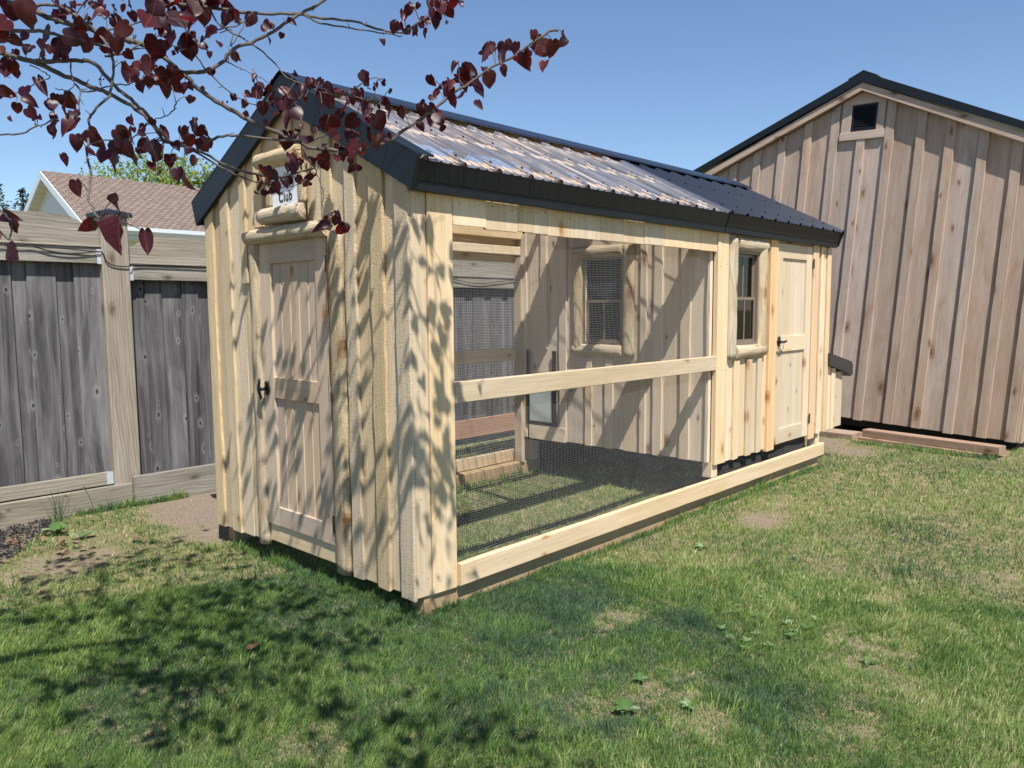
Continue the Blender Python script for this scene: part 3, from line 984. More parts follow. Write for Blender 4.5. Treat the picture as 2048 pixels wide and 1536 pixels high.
board('batten', pw, (2.932, 1.15, 0.24), (2.9515, 1.22, 1.0), 'partZ', 2, 0.003, 0.008, 10, face=0)
window('window', coop, 'x', 2.951, (-1, 0, 0), 0.825, 1.262, 1.115, 1.868, 0.112, 'dark window in half logs on the wall inside the run')
# pop hatch with its sliding track
hp = board('hatch', coop, (2.932, 1.60, 0.40), (2.940, 1.878, 0.70), 'hatch', 2, 0.001, face=0)
tag(hp, 'grey sliding hatch in black tracks inside the run')
for a, b, z0, z1 in [(1.54, 1.585, 0.372, 1.055), (1.862, 1.896, 0.372, 1.055)]:
    board('track', hp, (2.920, a, z0), (2.931, b, z1), 'hardware', 2, 0.001, face=0)
board('track', hp, (2.920, 1.586, 0.372), (2.931, 1.861, 0.402), 'hardware', 1, 0.001, face=0)
board('hatch_board', coop, (2.922, 1.44, 0.235), (2.9505, 1.86, 0.365), 'pineY', 1, 0.003, face=0)

# --- hen house body behind the partition: floor, back, end wall
board('house_floor', coop, (2.99, 0.04, 0.205), (LEN - 0.02, W - 0.04, 0.232), 'shade_black', 0, face=2)  # near-black colour deepens the shade below the floor
ew = prism('wall', coop, [(0.0, 0.226), (W, 0.226), (W, under(W)), (W / 2, under(W / 2)), (0.0, under(0.0))], 0, LEN - 0.03, LEN - 0.005, 'pineZ')
board('wall', coop, (2.99, W - 0.024, 0.226), (LEN - 0.03, W, 2.06), 'pineZ', 0, face=1)
board('shade_board', coop, (3.15, W - 0.16, GZ - 0.02), (5.05, W - 0.125, 0.204), 'shade_black', 0)  # added near-black board, keeps light out from under the hen house
board('shade_board', coop, (5.0, 0.13, GZ - 0.02), (5.03, W - 0.17, 0.204), 'shade_black', 1)  # added likewise, shuts out light at the far end
board('post', coop, (2.96, 0.008, 0.12), (3.05, 0.09, 0.234), 'pineZ', 2, 0.003)
board('post', coop, (4.98, 0.008, 0.0), (5.07, 0.09, 0.226), 'pineZ', 2, 0.003)
board('post', coop, (3.04, W - 0.12, -0.002), (3.14, W - 0.02, 0.23), 'pineZ', 2, 0.003)
board('post', coop, (2.90, W - 0.12, 0.0), (2.945, W - 0.03, 1.9), 'pineZ', 2, 0.003)

# --- rear frame of the run
rw = board('header', coop, (0.02, W - 0.022, 1.855), (2.97, W, 2.08), 'pineX', 0, 0.003, face=1)
board('rail', coop, (0.1, W - 0.085, 1.922), (2.949, W - 0.026, 1.998), 'pineX', 0, 0.004)
board('plate', coop, (0.1, W - 0.10, 2.065), (2.949, W - 0.012, 2.135), 'pineX', 0, 0.004)
board('rail', coop, (0.26, W - 0.05, 0.953), (2.949, W - 0.004, 1.071), 'pineX', 0, 0.004)
board('base_board', coop, (0.05, W - 0.008, 0.0), (5.06, W + 0.03, 0.108), 'pineX', 0, 0.004)
board('corner_post', coop, (0.04, W - 0.12, 0.0), (0.26, W - 0.03, 2.06), 'pineZ', 2, 0.003)
board('plate', coop, (0.04, 0.042, 2.02), (LEN - 0.03, 0.115, 2.075), 'pineX', 0, 0.003)

# --- hardware cloth
def cloth(name, x0, x1, z0, z1, y, pitch=0.0145, r=0.00032, lab=None):
    """square wire mesh in the plane y, with the slight waves of stapled cloth"""
    Vs, Fs = [], []
    cnt = 0
    def wire(P):
        nonlocal cnt
        n = len(P)
        T = np.gradient(P, axis=0)
        T /= np.linalg.norm(T, axis=1)[:, None]
        A = np.cross(T, np.array([0, 1.0, 0]))
        A /= np.linalg.norm(A, axis=1)[:, None]
        B = np.array([[0, 1.0, 0]])
        ring = [P + A * r * math.cos(t) + B * r * math.sin(t) for t in (0.5, 0.5 + 2 * math.pi / 3, 0.5 + 4 * math.pi / 3)]
        v = np.stack(ring, 1).reshape(-1, 3)
        i = np.arange(n - 1)
        for k in range(3):
            k2 = (k + 1) % 3
            Fs.append(np.stack([i * 3 + k, i * 3 + k2, i * 3 + 3 + k2, i * 3 + 3 + k], 1) + cnt)
        Vs.append(v)
        cnt += len(v)
    def bulge(X, Z):
        return y + 0.006 * np.sin(X * 5.3 + Z * 2.0) * np.sin(Z * 4.1) + 0.004 * np.sin(X * 11 + 1.0)
    def zo(X, Z):
        return 0.003 * np.sin(X * 9.0 + Z * 3)
    zs = np.linspace(z0, z1, max(3, int((z1 - z0) / 0.07)))
    for xx in np.arange(x0, x1, pitch):
        X = np.full_like(zs, xx) + 0.002 * np.sin(zs * 8 + xx * 5)
        wire(np.stack([X, bulge(X, zs), zs], 1))
    xs = np.linspace(x0, x1, max(3, int((x1 - x0) / 0.07)))
    for zz in np.arange(z0, z1, pitch):
        Z = np.full_like(xs, zz) + zo(xs, zz)
        wire(np.stack([xs, bulge(xs, Z) - r * 1.6, Z], 1))
    o = big_mesh(name, np.concatenate(Vs), np.concatenate(Fs), 'galv', None, coop)
    tag(o, lab, None, None, 'stuff')
    return o
cloth('wire_mesh', 0.25, 2.965, 1.05, 1.862, 0.033, lab='galvanised square wire mesh over the run opening')
cloth('wire_mesh', 0.25, 2.965, 0.11, 0.975, 0.034)
cloth('wire_mesh', 2.97, 5.06, 0.10, 0.24, 0.03)
cloth('wire_mesh', 1.6, 2.96, 0.10, 0.78, W - 0.055)
cloth('wire_mesh', 1.6, 2.96, 0.78, 1.92, W - 0.01)

# --- roof
NY = [(-0.115, W / 2 + 0.002), (W + 0.115, W / 2 - 0.002)]
def roof_profile(x0, x1, pitch=0.245):
    xs, hs = [], []
    x = x0
    k = 0
    while x < x1:
        for dx, h in ((0.0, 0.0), (0.018, 0.020), (0.038, 0.020), (0.056, 0.0), (0.112, 0.0), (0.120, 0.006), (0.130, 0.006), (0.138, 0.0), (0.176, 0.0), (0.184, 0.006), (0.194, 0.006), (0.202, 0.0)):
            if x + dx <= x1:
                xs.append(x + dx)
                hs.append(h)
        x += pitch
    xs.append(x1)
    hs.append(0.0)
    return xs, hs
def roof_sheet(name, x0, x1, side, mat, label, wavy=0.0):
    ya, yb_ = NY[side]
    xs, hs = roof_profile(x0, x1)
    rows = 9
    verts, faces = [], []
    nrm = Vector((0, -SL if side == 0 else SL, 1)).normalized()
    for r in range(rows):
        t = r / (rows - 1)
        for x, h in zip(xs, hs):
            y = ya + (yb_ - ya) * t
            z = 2.112 + SL * abs(y - (-0.11 if side == 0 else W + 0.11)) * (1 if (y > -0.11 and y < W + 0.11) else -1) + 0.012
            w = wavy * (mnoise.noise((x * 6, t * 3, 1.0)) + 0.8 * mnoise.noise((x * 21, t * 2, 7.0))) * (1 - 0.6 * t)
            yy = y + (wavy * 2.0 * mnoise.noise((x * 17, 3.0, side)) if r == 0 else 0)
            p = Vector((x, yy, z)) + nrm * (h + w)
            verts.append(p)
    n = len(xs)
    for r in range(rows - 1):
        for k in range(n - 1):
            a = r * n + k
            faces.append((a, a + 1, a + n + 1, a + n))
    o = mesh_obj(name, verts, faces, mat, coop)
    if mat != 'clear':
        o.modifiers.new('thick', 'SOLIDIFY').thickness = 0.0012
    return tag(o, label)
cl0 = roof_sheet('clear_panel', -0.03, 2.97, 0, 'clear', 'clear corrugated plastic roofing over the run', 0.0012)
cl1 = roof_sheet('clear_panel', -0.03, 2.97, 1, 'clear', 'clear corrugated plastic roofing on the far slope', 0.0012)
mr0 = roof_sheet('metal_panel', 2.94, 5.24, 0, 'roof_metal', 'black ribbed steel roofing over the hen house')
mr1 = roof_sheet('metal_panel', 2.94, 5.24, 1, 'roof_metal', 'black ribbed steel roofing on the far slope')
for o in (mr0, mr1):
    o.location.z += 0.005
# ridge cap
rc = []
zr = roof_z(W / 2) + 0.055
prof = [(W / 2 - 0.185, zr - 0.185 * SL - 0.008), (W / 2 - 0.175, zr - 0.17 * SL), (W / 2 - 0.03, zr - 0.01), (W / 2, zr), (W / 2 + 0.03, zr - 0.01), (W / 2 + 0.175, zr - 0.17 * SL), (W / 2 + 0.185, zr - 0.185 * SL - 0.008)]
vs_, fs_ = [], []
for x in (-0.055, 5.25):
    for y, z in prof:
        vs_.append((x, y, z))
n = len(prof)
for k in range(n - 1):
    fs_.append((k, k + 1, n + k + 1, n + k))
cap = mesh_obj('ridge_cap', vs_, fs_, 'roof_metal', coop)
cap.modifiers.new('thick', 'SOLIDIFY').thickness = 0.002
# purlins, ridge board, rafters
def sloped(name, x0, x1, yc, wd, th, side, mat):
    nrm = Vector((0, -SL if side == 0 else SL, 1)).normalized()
    alg = Vector((0, 1, SL if side == 0 else -SL)).normalized()
    z = roof_z(yc) + 0.008 - 0.003
    c = Vector((0, yc, z))
    vs_ = []
    for x in (x0, x1):
        for a, b in ((-wd / 2, -th), (wd / 2, -th), (wd / 2, 0), (-wd / 2, 0)):
            vs_.append(Vector((x, 0, 0)) + c + alg * a + nrm * b)
    fs_ = [(3, 2, 1, 0), (4, 5, 6, 7), (0, 1, 5, 4), (1, 2, 6, 5), (2, 3, 7, 6), (3, 0, 4, 7)]
    return mesh_obj(name, vs_, fs_, mat, coop)
sloped('purlin', -0.01, 2.94, 0.455, 0.085, 0.02, 0, 'pineX')
sloped('purlin', -0.01, 2.94, W - 0.455, 0.085, 0.02, 1, 'pineX')
sloped('purlin', -0.01, 2.94, 0.87, 0.085, 0.02, 0, 'pineX')
sloped('purlin', -0.01, 2.94, W - 0.87, 0.085, 0.02, 1, 'pineX')
sloped('purlin', -0.01, 2.94, 0.0, 0.085, 0.02, 0, 'pineX')
sloped('purlin', -0.01, 2.94, W, 0.085, 0.02, 1, 'pineX')
board('ridge_board', coop, (0.04, W / 2 - 0.018, 2.50), (LEN - 0.04, W / 2 + 0.018, roof_z(W / 2) - 0.005), 'pineX', 0, 0.002)
for xr in (1.47,):
    for side in (0, 1):
        ya, yb2 = (0.06, W / 2 - 0.02) if side == 0 else (W - 0.06, W / 2 + 0.02)
        vs_ = []
        for x in (xr - 0.019, xr + 0.019):
            for y, o in ((ya, -0.11), (yb2, -0.11), (yb2, -0.022), (ya, -0.022)):
                vs_.append((x, y, roof_z(y) + o))
        mesh_obj('rafter', vs_, [(3, 2, 1, 0), (4, 5, 6, 7), (0, 1, 5, 4), (1, 2, 6, 5), (2, 3, 7, 6), (3, 0, 4, 7)], 'pineY', coop)
# screws
sv, sf = tube_geom([(0, 0, -0.03), (0, 0, 0.0), (0, 0, 0.0), (0, 0, 0.004), (0, 0, 0.0045), (0, 0, 0.012), (0, 0, 0.012)], [0.0028, 0.0028, 0.0085, 0.0085, 0.0055, 0.0055, 0.0005], 6)
sme = bpy.data.meshes.new('screw')
sme.from_pydata([tuple(v) for v in sv], [], sf)
sme.materials.append(M['hardware'])
k = 0
for x0, x1, par in ((-0.03, 2.97, cl0), (2.94, 5.24, mr0)):
    x = x0 + 0.075
    while x < x1 - 0.02:
        for yy in (-0.005, 0.455, 0.835):
            s = bpy.data.objects.new('screw', sme)
            link(s, par, (x, yy, roof_z(yy) + 0.024 + (0.006 if par is mr0 else 0)))
            s.rotation_euler = (math.atan(SL), 0, 0)
        x += 0.245
# fascia and rakes
def rake(side):
    """black trim along the gable edge, mitred at the ridge"""
    pts = []
    for y, dz in ((-0.112, 0.024), (W / 2, 0.024)):
        pts.append((y, 2.112 + SL * (y + 0.11) + dz))
    low = [(W / 2, 2.112 + SL * (W / 2 + 0.11) - 0.135), (-0.064, 1.990)]
    poly = pts + low
    if side:
        poly = [(W - p[0], p[1]) for p in poly]
    return prism('rake_trim', coop, poly, 0, -0.048, -0.0215, 'black_metal')
rake(0)
rake(1)
for side in (0, 1):                                      # the top leg of the rake, lying on the roof
    ys = (-0.112, W / 2) if side == 0 else (W + 0.112, W / 2)
    vs_ = []
    for y in ys:
        z = 2.112 + SL * ((y + 0.11) if side == 0 else (W + 0.11 - y)) + 0.036
        vs_ += [(-0.049, y, z), (0.055, y, z + 0.003), (-0.049, y, z - 0.012), (0.055, y, z - 0.008)]
    mesh_obj('rake_cap', vs_, [(0, 1, 5, 4), (2, 6, 7, 3), (0, 4, 6, 2), (1, 3, 7, 5), (0, 2, 3, 1), (4, 5, 7, 6)], 'black_metal', coop)
# eave fascia: upper flat, lower flat a little behind, small drip lip
def fascia(x0, x1, yo, lbl=None):
    poly = [(-0.094 + yo, 2.127), (-0.066 + yo, 2.036), (-0.060 + yo, 2.034), (-0.056 + yo, 1.992), (-0.024, 1.990), (-0.024, 2.03), (-0.060 + yo, 2.04), (-0.086 + yo, 2.127)]
    return prism('eave_trim', coop, poly, 0, x0, x1, 'black_metal')
fascia(-0.0205, 2.98, 0.0)
fascia(2.9805, 5.20, -0.004)
prism('eave_trim', coop, [(W + 0.09, 2.112), (W + 0.056, 1.992), (W + 0.005, 1.990), (W + 0.005, 2.10)], 0, -0.0205, 5.20, 'black_metal')
# far rake
for side in (0, 1):
    poly = [(-0.112, 2.13), (W / 2, 2.13 + SL * (W / 2 + 0.112)), (W / 2, 2.0 + SL * (W / 2 + 0.112)), (-0.064, 2.0)]
    if side:
        poly = [(W - p[0], p[1]) for p in poly]
    prism('rake_trim', coop, poly, 0, LEN + 0.031, LEN + 0.05, 'black_metal')

# --- nest box on the far end
nb = prism('nest_box', coop, [(LEN + 0.001, 0.235), (5.60, 0.235), (5.60, 0.76), (LEN + 0.001, 0.875)], 1, 0.03, W - 0.03, 'interior')
# prism() above runs along y; its polygon is (x, z)
board('board', nb, (LEN + 0.002, 0.004, 0.226), (5.33, 0.0285, 0.85), 'pineZ', 2, 0.002, face=1)
board('board', nb, (5.332, 0.004, 0.23), (5.61, 0.0285, 0.78), 'pineZ', 2, 0.002, face=1)
board('batten', nb, (5.30, -0.014, 0.228), (5.385, 0.0035, 0.83), 'pineZ', 2, 0.003, 0.006, 12, face=1)
prism('lid', nb, [(LEN - 0.02, 0.985), (5.72, 0.875), (5.765, 0.835), (5.765, 0.745), (5.715, 0.725), (5.60, 0.775), (LEN - 0.02, 0.87)], 1, -0.045, W - 0.0, 'lid')

# nail heads: on the gable (x = const) and on the long wall (y = const)
nl = Acc()
def nail(p, n, r=0.0032):
    p, n = Vector(p), Vector(n)
    nl.add(tube_geom([p - n * 0.004, p + n * 0.0006], [r, r * 0.8], 6))
for y0, y1, xf in [(0.03, 0.24, -0.0005), (0.25, 0.47, -0.0005), (0.55, 0.66, -0.05), (1.53, 1.7, -0.0005), (1.62, 1.78, -0.0005)]:
    pass
for yc, xf in [(0.03, -0.0205), (0.078, -0.0205), (0.215, -0.0205), (0.272, -0.0205), (0.445, -0.0205), (0.49, -0.0205), (0.14, -0.0003), (0.345, -0.0003), (0.385, -0.0003), (1.765, -0.0205), (1.82, -0.0205), (1.985, -0.0205), (2.03, -0.0205), (1.66, -0.0003), (1.90, -0.0003)]:
    for zz in (0.075, 0.93, 1.88):
        nail((xf, yc + rnd.gauss(0, 0.004), zz + rnd.gauss(0, 0.02)), (-1, 0, 0))
for k in range(len(hx) - 1):
    for f in (0.2, 0.8):
        nail((hx[k] + (hx[k + 1] - hx[k]) * f, -0.0062, 1.965 + rnd.gauss(0, 0.008)), (0, -1, 0))
for xc in (0.03, 0.07, 0.125, 0.24):
    for zz in (0.09, 0.50, 1.03, 1.93):
        nail((xc, -0.0083 if xc > 0.1 else -0.0003, zz + rnd.gauss(0, 0.02)), (0, -1, 0))
for xc, yf in [(0.29, -0.0123), (0.31, -0.0123), (1.55, -0.0123), (2.93, -0.0123), (2.945, -0.0123)]:
    nail((xc, yf, 1.045 + rnd.gauss(0, 0.003)), (0, -1, 0))
    nail((xc, yf, 0.98 + rnd.gauss(0, 0.003)), (0, -1, 0))
for xc in (2.99, 3.10, 3.30, 3.52, 3.70, 3.87, 3.96, 4.76, 4.84, 4.97, 5.13):
    for zz in (0.27, 0.95, 1.75):
        nail((xc, -0.0265 if 3.85 < xc < 3.98 else (-0.0245 if 4.7 < xc < 4.87 else -0.0205), zz + rnd.gauss(0, 0.02)), (0, -1, 0))
for xc in (0.6, 0.62, 1.9, 1.93, 3.1, 3.12, 4.2, 5.0):
    nail((xc, -0.0343, 0.03 + rnd.random() * 0.06), (0, -1, 0))
tag(nl.obj('nail_heads', 'hardware', coop), None, None, None, 'stuff')

# ------------------------------------------------------------------ sign over the gable door
sign = thing('sign', (-0.022, 1.04, 2.02), 'white Breakfast Club sign framed by half logs above the gable door', 'sign')
sp = board('panel', sign, (-0.040, 0.905, 2.0), (-0.0205, 1.172, 2.25), 'white', 2, 0.001, face=0)
half_log('log', sign, (-0.0405, 0.83, 1.972), (-0.0405, 1.285, 1.972), 0.094, 0.062, (-1, 0, 0), 'logY', 16, 10, 0.07)
half_log('log', sign, (-0.0405, 0.86, 2.285), (-0.0405, 1.30, 2.285), 0.094, 0.066, (-1, 0, 0), 'logY', 16, 10, 0.07)
half_log('log', sign, (-0.0205, 0.872, 2.02), (-0.0205, 0.872, 2.235), 0.075, 0.045, (-1, 0, 0), 'logZ', 12, 9, 0.07)
half_log('log', sign, (-0.0205, 1.210, 2.02), (-0.0205, 1.210, 2.235), 0.075, 0.045, (-1, 0, 0), 'logZ', 12, 9, 0.07)
def lettering(txt, y, z, size, sx=1.0, rot=0.0):
    cu = bpy.data.curves.new('lettering', 'FONT')
    cu.body = txt
    cu.size = size
    cu.align_x = 'CENTER'
    cu.extrude = 0.0008
    cu.offset = 0.0014
    cu.space_character = 1.12
    cu.materials.append(M['ink'])
    tmp = bpy.data.objects.new('lettering', cu)
    COL.objects.link(tmp)
    bpy.context.view_layer.update()
    dg_ = bpy.context.evaluated_depsgraph_get()
    me = bpy.data.meshes.new_from_object(tmp.evaluated_get(dg_))
    bpy.data.objects.remove(tmp)
    o = bpy.data.objects.new('lettering', me)
    COL.objects.link(o)
    o.parent = sp
    # text x runs along -y (left to right as seen from -x), text y along z
    mw = Matrix(((0, 0, -1), (-1, 0, 0), (0, 1, 0))).to_4x4() @ Matrix.Rotation(rot, 4, 'Z') @ Matrix.Diagonal((sx, 1, 1, 1))
    mw.translation = Vector((-0.0412, y, z)) - ORG[sp]
    o.matrix_local = mw
    return o
lettering('Breakfast', 1.035, 2.158, 0.058, 0.80, 0.04)
lettering('Club', 1.03, 2.042, 0.078, 0.85, 0.04)

# ------------------------------------------------------------------ fence
YF = 3.546
fence = thing('fence', (0.0, YF + 0.05, GZ), 'weathered grey picket fence with tan rails behind the coop', 'fence')
def post(x0, x1, ztop, cap=True):
    p = board('post', fence, (x0, YF - 0.02, GZ - 0.05), (x1, YF + 0.16, ztop), 'postZ', 2, 0.006)
    if cap:
        c = (x0 + x1) / 2
        h = (x1 - x0) / 2 + 0.025
        yc = YF + 0.07
        a = Acc()
        z = ztop
        a.v = [(c - h, yc - h, z - 0.02), (c + h, yc - h, z - 0.02), (c + h, yc + h, z - 0.02), (c - h, yc + h, z - 0.02),
               (c - h, yc - h, z + 0.012), (c + h, yc - h, z + 0.012), (c + h, yc + h, z + 0.012), (c - h, yc + h, z + 0.012), (c, yc, z + 0.05)]
        a.f = [(3, 2, 1, 0), (0, 1, 5, 4), (1, 2, 6, 5), (2, 3, 7, 6), (3, 0, 4, 7), (4, 5, 8), (5, 6, 8), (6, 7, 8), (7, 4, 8)]
        a.obj('cap', 'black_metal', p)
post(-0.14, 0.062, 2.185)
post(-2.75, -2.55, 2.24)
post(2.42, 2.62, 2.12)
post(5.0, 5.2, 2.12)
post(7.6, 7.8, 2.12)
def bay(x0, x1, ztb, edges, kick):
    """ztb: underside of the top board; the rail hangs below it"""
    # top board with clipped corners
    h = 0.222
    prism('top_board', fence, [(x0, ztb), (x1, ztb), (x1, ztb + h * 0.5), (x1 - 0.22, ztb + h), (x0 + 0.20, ztb + h), (x0, ztb + h * 0.42)], 1, YF + 0.03, YF + 0.068, 'oldX')
    board('rail', fence, (x0, YF - 0.012, ztb - 0.016), (x1, YF + 0.10, ztb - 0.002), 'oldX', 0, 0.003, face=2)
    board('rail', fence, (x0, YF, ztb - 0.138), (x1, YF + 0.038, ztb - 0.017), 'oldX', 0, 0.003)
    for k in range(len(edges) - 1):
        o = 0.0 if k % 2 else 0.020
        board('picket', fence, (edges[k] - (0.012 if k % 2 else 0.0), YF + 0.060 + o, 0.0 + rnd.random() * 0.02), (edges[k + 1] + (0.010 if k % 2 else -0.001), YF + 0.079 + o, ztb - 0.02 + (0.0 if k % 2 else 0.0)), 'oldZ', 2, 0.003, face=1)
    for xb, s in ((x0, 1), (x1, -1)):
        a = Acc()
        xa, xc = sorted((xb + s * 0.002, xb + s * 0.030))
        a.box((xa, YF - 0.003, ztb - 0.142), (xc, YF - 0.0005, ztb - 0.030))
        a.box((min(xb, xb + s * 0.0015), YF - 0.003, ztb - 0.142), (max(xb, xb + s * 0.0015), YF + 0.04, ztb - 0.030))
        a.obj('bracket', 'bracket', fence)
def edges_between(a, b, known=()):
    e = [a]
    x = a
    while x < b - 0.17:
        x += rnd.uniform(0.12, 0.17)
        e.append(x)
    if b - e[-1] < 0.06:
        e.pop()
    e.append(b)
    return e
bay(-2.55, -0.14, 1.941, edges_between(-2.55, -0.915) + [-0.749, -0.628, -0.457, -0.31, -0.141], 0)
bay(0.062, 2.42, 1.820, [0.063, 0.209, 0.323, 0.513, 0.631, 0.745] + edges_between(0.88, 2.419), 1)
bay(2.62, 5.0, 1.812, edges_between(2.621, 4.999), 2)
bay(5.2, 7.6, 1.812, edges_between(5.201, 7.599), 2)
board('kick_board', fence, (-2.55, YF + 0.005, 0.070), (-0.16, YF + 0.043, 0.172), 'oldX', 0, 0.003)
board('kick_board', fence, (-2.75, YF - 0.060, GZ - 0.04), (-0.025, YF - 0.021, 0.068), 'oldX', 0, 0.004)
board('kick_board', fence, (-0.018, YF - 0.075, GZ - 0.06), (2.42, YF - 0.036, 0.120), 'oldX', 0, 0.004)
board('kick_board', fence, (2.62, YF - 0.03, -0.05), (5.0, YF + 0.01, 0.16), 'redX', 0, 0.004)
board('kick_board', fence, (5.2, YF - 0.03, -0.05), (7.6, YF + 0.01, 0.16), 'redX', 0, 0.004)
a = Acc()
a.box((-0.19, YF - 0.0, 0.075), (-0.142, YF + 0.0045, 0.175))
a.obj('bracket', 'bracket', fence)
# cable strung along the rails
pts = [(-2.5, 1.915), (-1.9, 1.88), (-1.2, 1.915), (-0.72, 1.905), (-0.62, 1.91), (-0.5, 1.88), (-0.38, 1.868), (-0.28, 1.875), (-0.155, 1.893), (-0.13, 1.865), (-0.115, 1.82), (-0.07, 1.793), (0.0, 1.783), (0.062, 1.788), (0.10, 1.80), (0.3, 1.806), (0.7, 1.803), (1.5, 1.79), (2.4, 1.80), (2.5, 1.77), (2.63, 1.775), (3.0, 1.785), (3.4, 1.78), (3.75, 1.735), (4.0, 1.725), (4.3, 1.755), (4.6, 1.78), (5.0, 1.77)]
sp_ = spline([(x, (YF - 0.018 if not (-0.14 < x < 0.065 or 2.42 < x < 2.63) else YF - 0.032), z) for x, z in pts], 5)
v1, f1 = tube_geom(sp_, [0.0045] * len(sp_), 6)
ac = Acc().add((v1, f1))
sp2 = spline([(x, YF - 0.020, z) for x, z in [(-2.5, 1.905), (-1.6, 1.90), (-0.7, 1.908), (-0.4, 1.902), (-0.155, 1.889)]], 5)
ac.add(tube_geom(sp2, [0.004] * len(sp2), 6))
cab = ac.obj('cable', 'cable', None, smooth=True)
tag(cab, 'thin black cable sagging along the fence rail and round the post', 'cable')

# ------------------------------------------------------------------ shed
def frame(a, b, c):
    u = Vector((math.cos(a), math.sin(a), 0))
    nn = Vector((math.sin(a), -math.cos(a), 0))
    z = Vector((0, 0, 1))
    u2 = math.cos(b) * u + math.sin(b) * z
    v = -math.sin(b) * u + math.cos(b) * z
    n2 = math.cos(c) * nn + math.sin(c) * v
    v2 = -math.sin(c) * nn + math.cos(c) * v
    return u2, v2, n2
u2, v2, n2 = frame(math.radians(88.2), math.radians(3.1), math.radians(-3.0))
SR = Matrix((u2, -n2, v2)).transposed().to_quaternion()
shed = thing('shed', (7.217, -1.266, -0.0287), 'greyed board and batten shed with black metal roof behind the coop', 'shed', rot=SR)
SW, SPK, SSL, SV = 4.03, 2.012, 0.447, 4.111
def sroof(u):
    return SV - SSL * abs(u - SPK)
def stop(u):
    return sroof(u) - 0.20
DEPTH = 4.2
swall = prism('gable_wall', shed, [(0.02, 0.01), (SW - 0.02, 0.01), (SW - 0.02, stop(SW)), (SPK, stop(SPK)), (0.02, stop(0.02))], 1, -0.05, -0.022, 'shade_black')
bl = [0.124 - 0.05, 0.396 - 0.05, 0.727 - 0.05, 1.064 - 0.05, 1.375 - 0.05, 1.723 - 0.05, 2.046 - 0.05]
x = bl[-1]
while x < SW - 0.4:
    x += 0.33
    bl.append(x)
cent = bl
be = [0.001] + [c for c in cent[1:] if c < SW - 0.1] + [SW]
for a0, a1 in zip(be[:-1], be[1:]):
    parts = [(a0, a1)]
    if a0 < SPK - 0.02 and a1 > SPK + 0.02:
        parts = [(a0, SPK - 0.001), (SPK + 0.001, a1)]
    for p, q in parts:
        board('board', swall, (p + 0.0015, -0.020, 0.0 + rnd.random() * 0.01), (q - 0.0015, 0.002, 5), 'shedZ', 2, 0.003, top=stop, face=1)
for c in cent:
    if c > SW - 0.02:
        continue
    zt = 3.35 if abs(c - 1.996) < 0.02 else 9
    board('batten', swall, (c - 0.05, 0.0025, -0.004 + rnd.random() * 0.012), (c + 0.05, 0.031, 5), 'shedZ', 2, 0.003, 0.004, 30, top=lambda y: min(stop(y) - 0.002, zt), face=1)
board('batten', swall, (SW - 0.09, 0.0025, 0.0), (SW, 0.031, 5), 'shedZ', 2, 0.003, top=stop, face=1)
sn = Acc()
for c in cent:
    if c < SW - 0.1:
        zz = 0.12
        while zz < 3.9:
            if zz < stop(c) - 0.1:
                p = Vector((c + rnd.gauss(0, 0.008), 0.031, zz + rnd.gauss(0, 0.02)))
                sn.add(tube_geom([p, p + Vector((0, 0.0008, 0))], [0.0045, 0.0035], 6))
                q = Vector((c + 0.10 + rnd.gauss(0, 0.01), 0.0018, zz + rnd.gauss(0, 0.03)))
                sn.add(tube_geom([q, q + Vector((0, 0.0008, 0))], [0.0045, 0.0035], 6))
            zz += 0.72
tag(sn.obj('nail_heads', 'hardware', shed), None, None, None, 'stuff')
# side wall at the near right
ssw = board('wall', shed, (0.022, -DEPTH, 0.01), (0.04, -0.052, 3.1), 'shade_black', 1)
yy = -0.02
while yy > -DEPTH:
    board('board', ssw, (-0.0005, yy - 0.328, 0.0), (0.0215, yy - 0.001, 3.02), 'shedZ', 2, 0.003, face=0)
    board('batten', ssw, (-0.026, yy - 0.09 if yy > -0.05 else yy - 0.05, 0.0), (-0.001, yy if yy > -0.05 else yy + 0.05, 3.0), 'shedZ', 2, 0.003, face=0)
    yy -= 0.33
board('wall', shed, (SW - 0.04, -DEPTH, 0.0), (SW - 0.001, -0.052, 3.1), 'shedZ', 1)
board('wall', shed, (0.0, -DEPTH - 0.03, 0.0), (SW, -DEPTH - 0.001, 3.0), 'shedZ', 0)
# vent
vt = Acc()
vt.box((1.835, -0.01, 3.46), (2.13, 0.006, 3.757))
vent = vt.obj('vent', 'black_metal', shed)
for (a0, a1, z0, z1) in [(1.835, 1.855, 3.46, 3.757), (2.11, 2.13, 3.46, 3.757), (1.856, 2.109, 3.46, 3.48), (1.856, 2.109, 3.737, 3.757)]:
    board('frame', vent, (a0, 0.0065, z0), (a1, 0.026, z1), 'black_metal', None, 0.002)
for k in range(9):
    z = 3.487 + k * 0.0275
    mesh_obj('slat', [(1.856, 0.008, z + 0.022), (2.109, 0.008, z + 0.022), (2.109, 0.022, z), (1.856, 0.022, z), (1.856, 0.007, z + 0.020), (2.109, 0.007, z + 0.020), (2.109, 0.0205, z - 0.002), (1.856, 0.0205, z - 0.002)],
             [(0, 1, 2, 3), (7, 6, 5, 4), (3, 2, 6, 7), (0, 4, 5, 1), (0, 3, 7, 4), (1, 5, 6, 2)], 'black_metal', vent)
board('vent_trim', shed, (1.745, 0.0025, 3.447), (1.833, 0.030, 3.79), 'shedZ', 2, 0.003, top=lambda u: min(stop(u) - 0.004, 3.765), face=1)
board('vent_trim', shed, (2.132, 0.0025, 3.447), (2.245, 0.030, 3.79), 'shedZ', 2, 0.003, top=lambda u: min(stop(u) - 0.004, 3.760), face=1)
board('vent_sill', shed, (1.728, 0.0025, 3.350), (2.250, 0.040, 3.445), 'shedX', 0, 0.003, face=1)
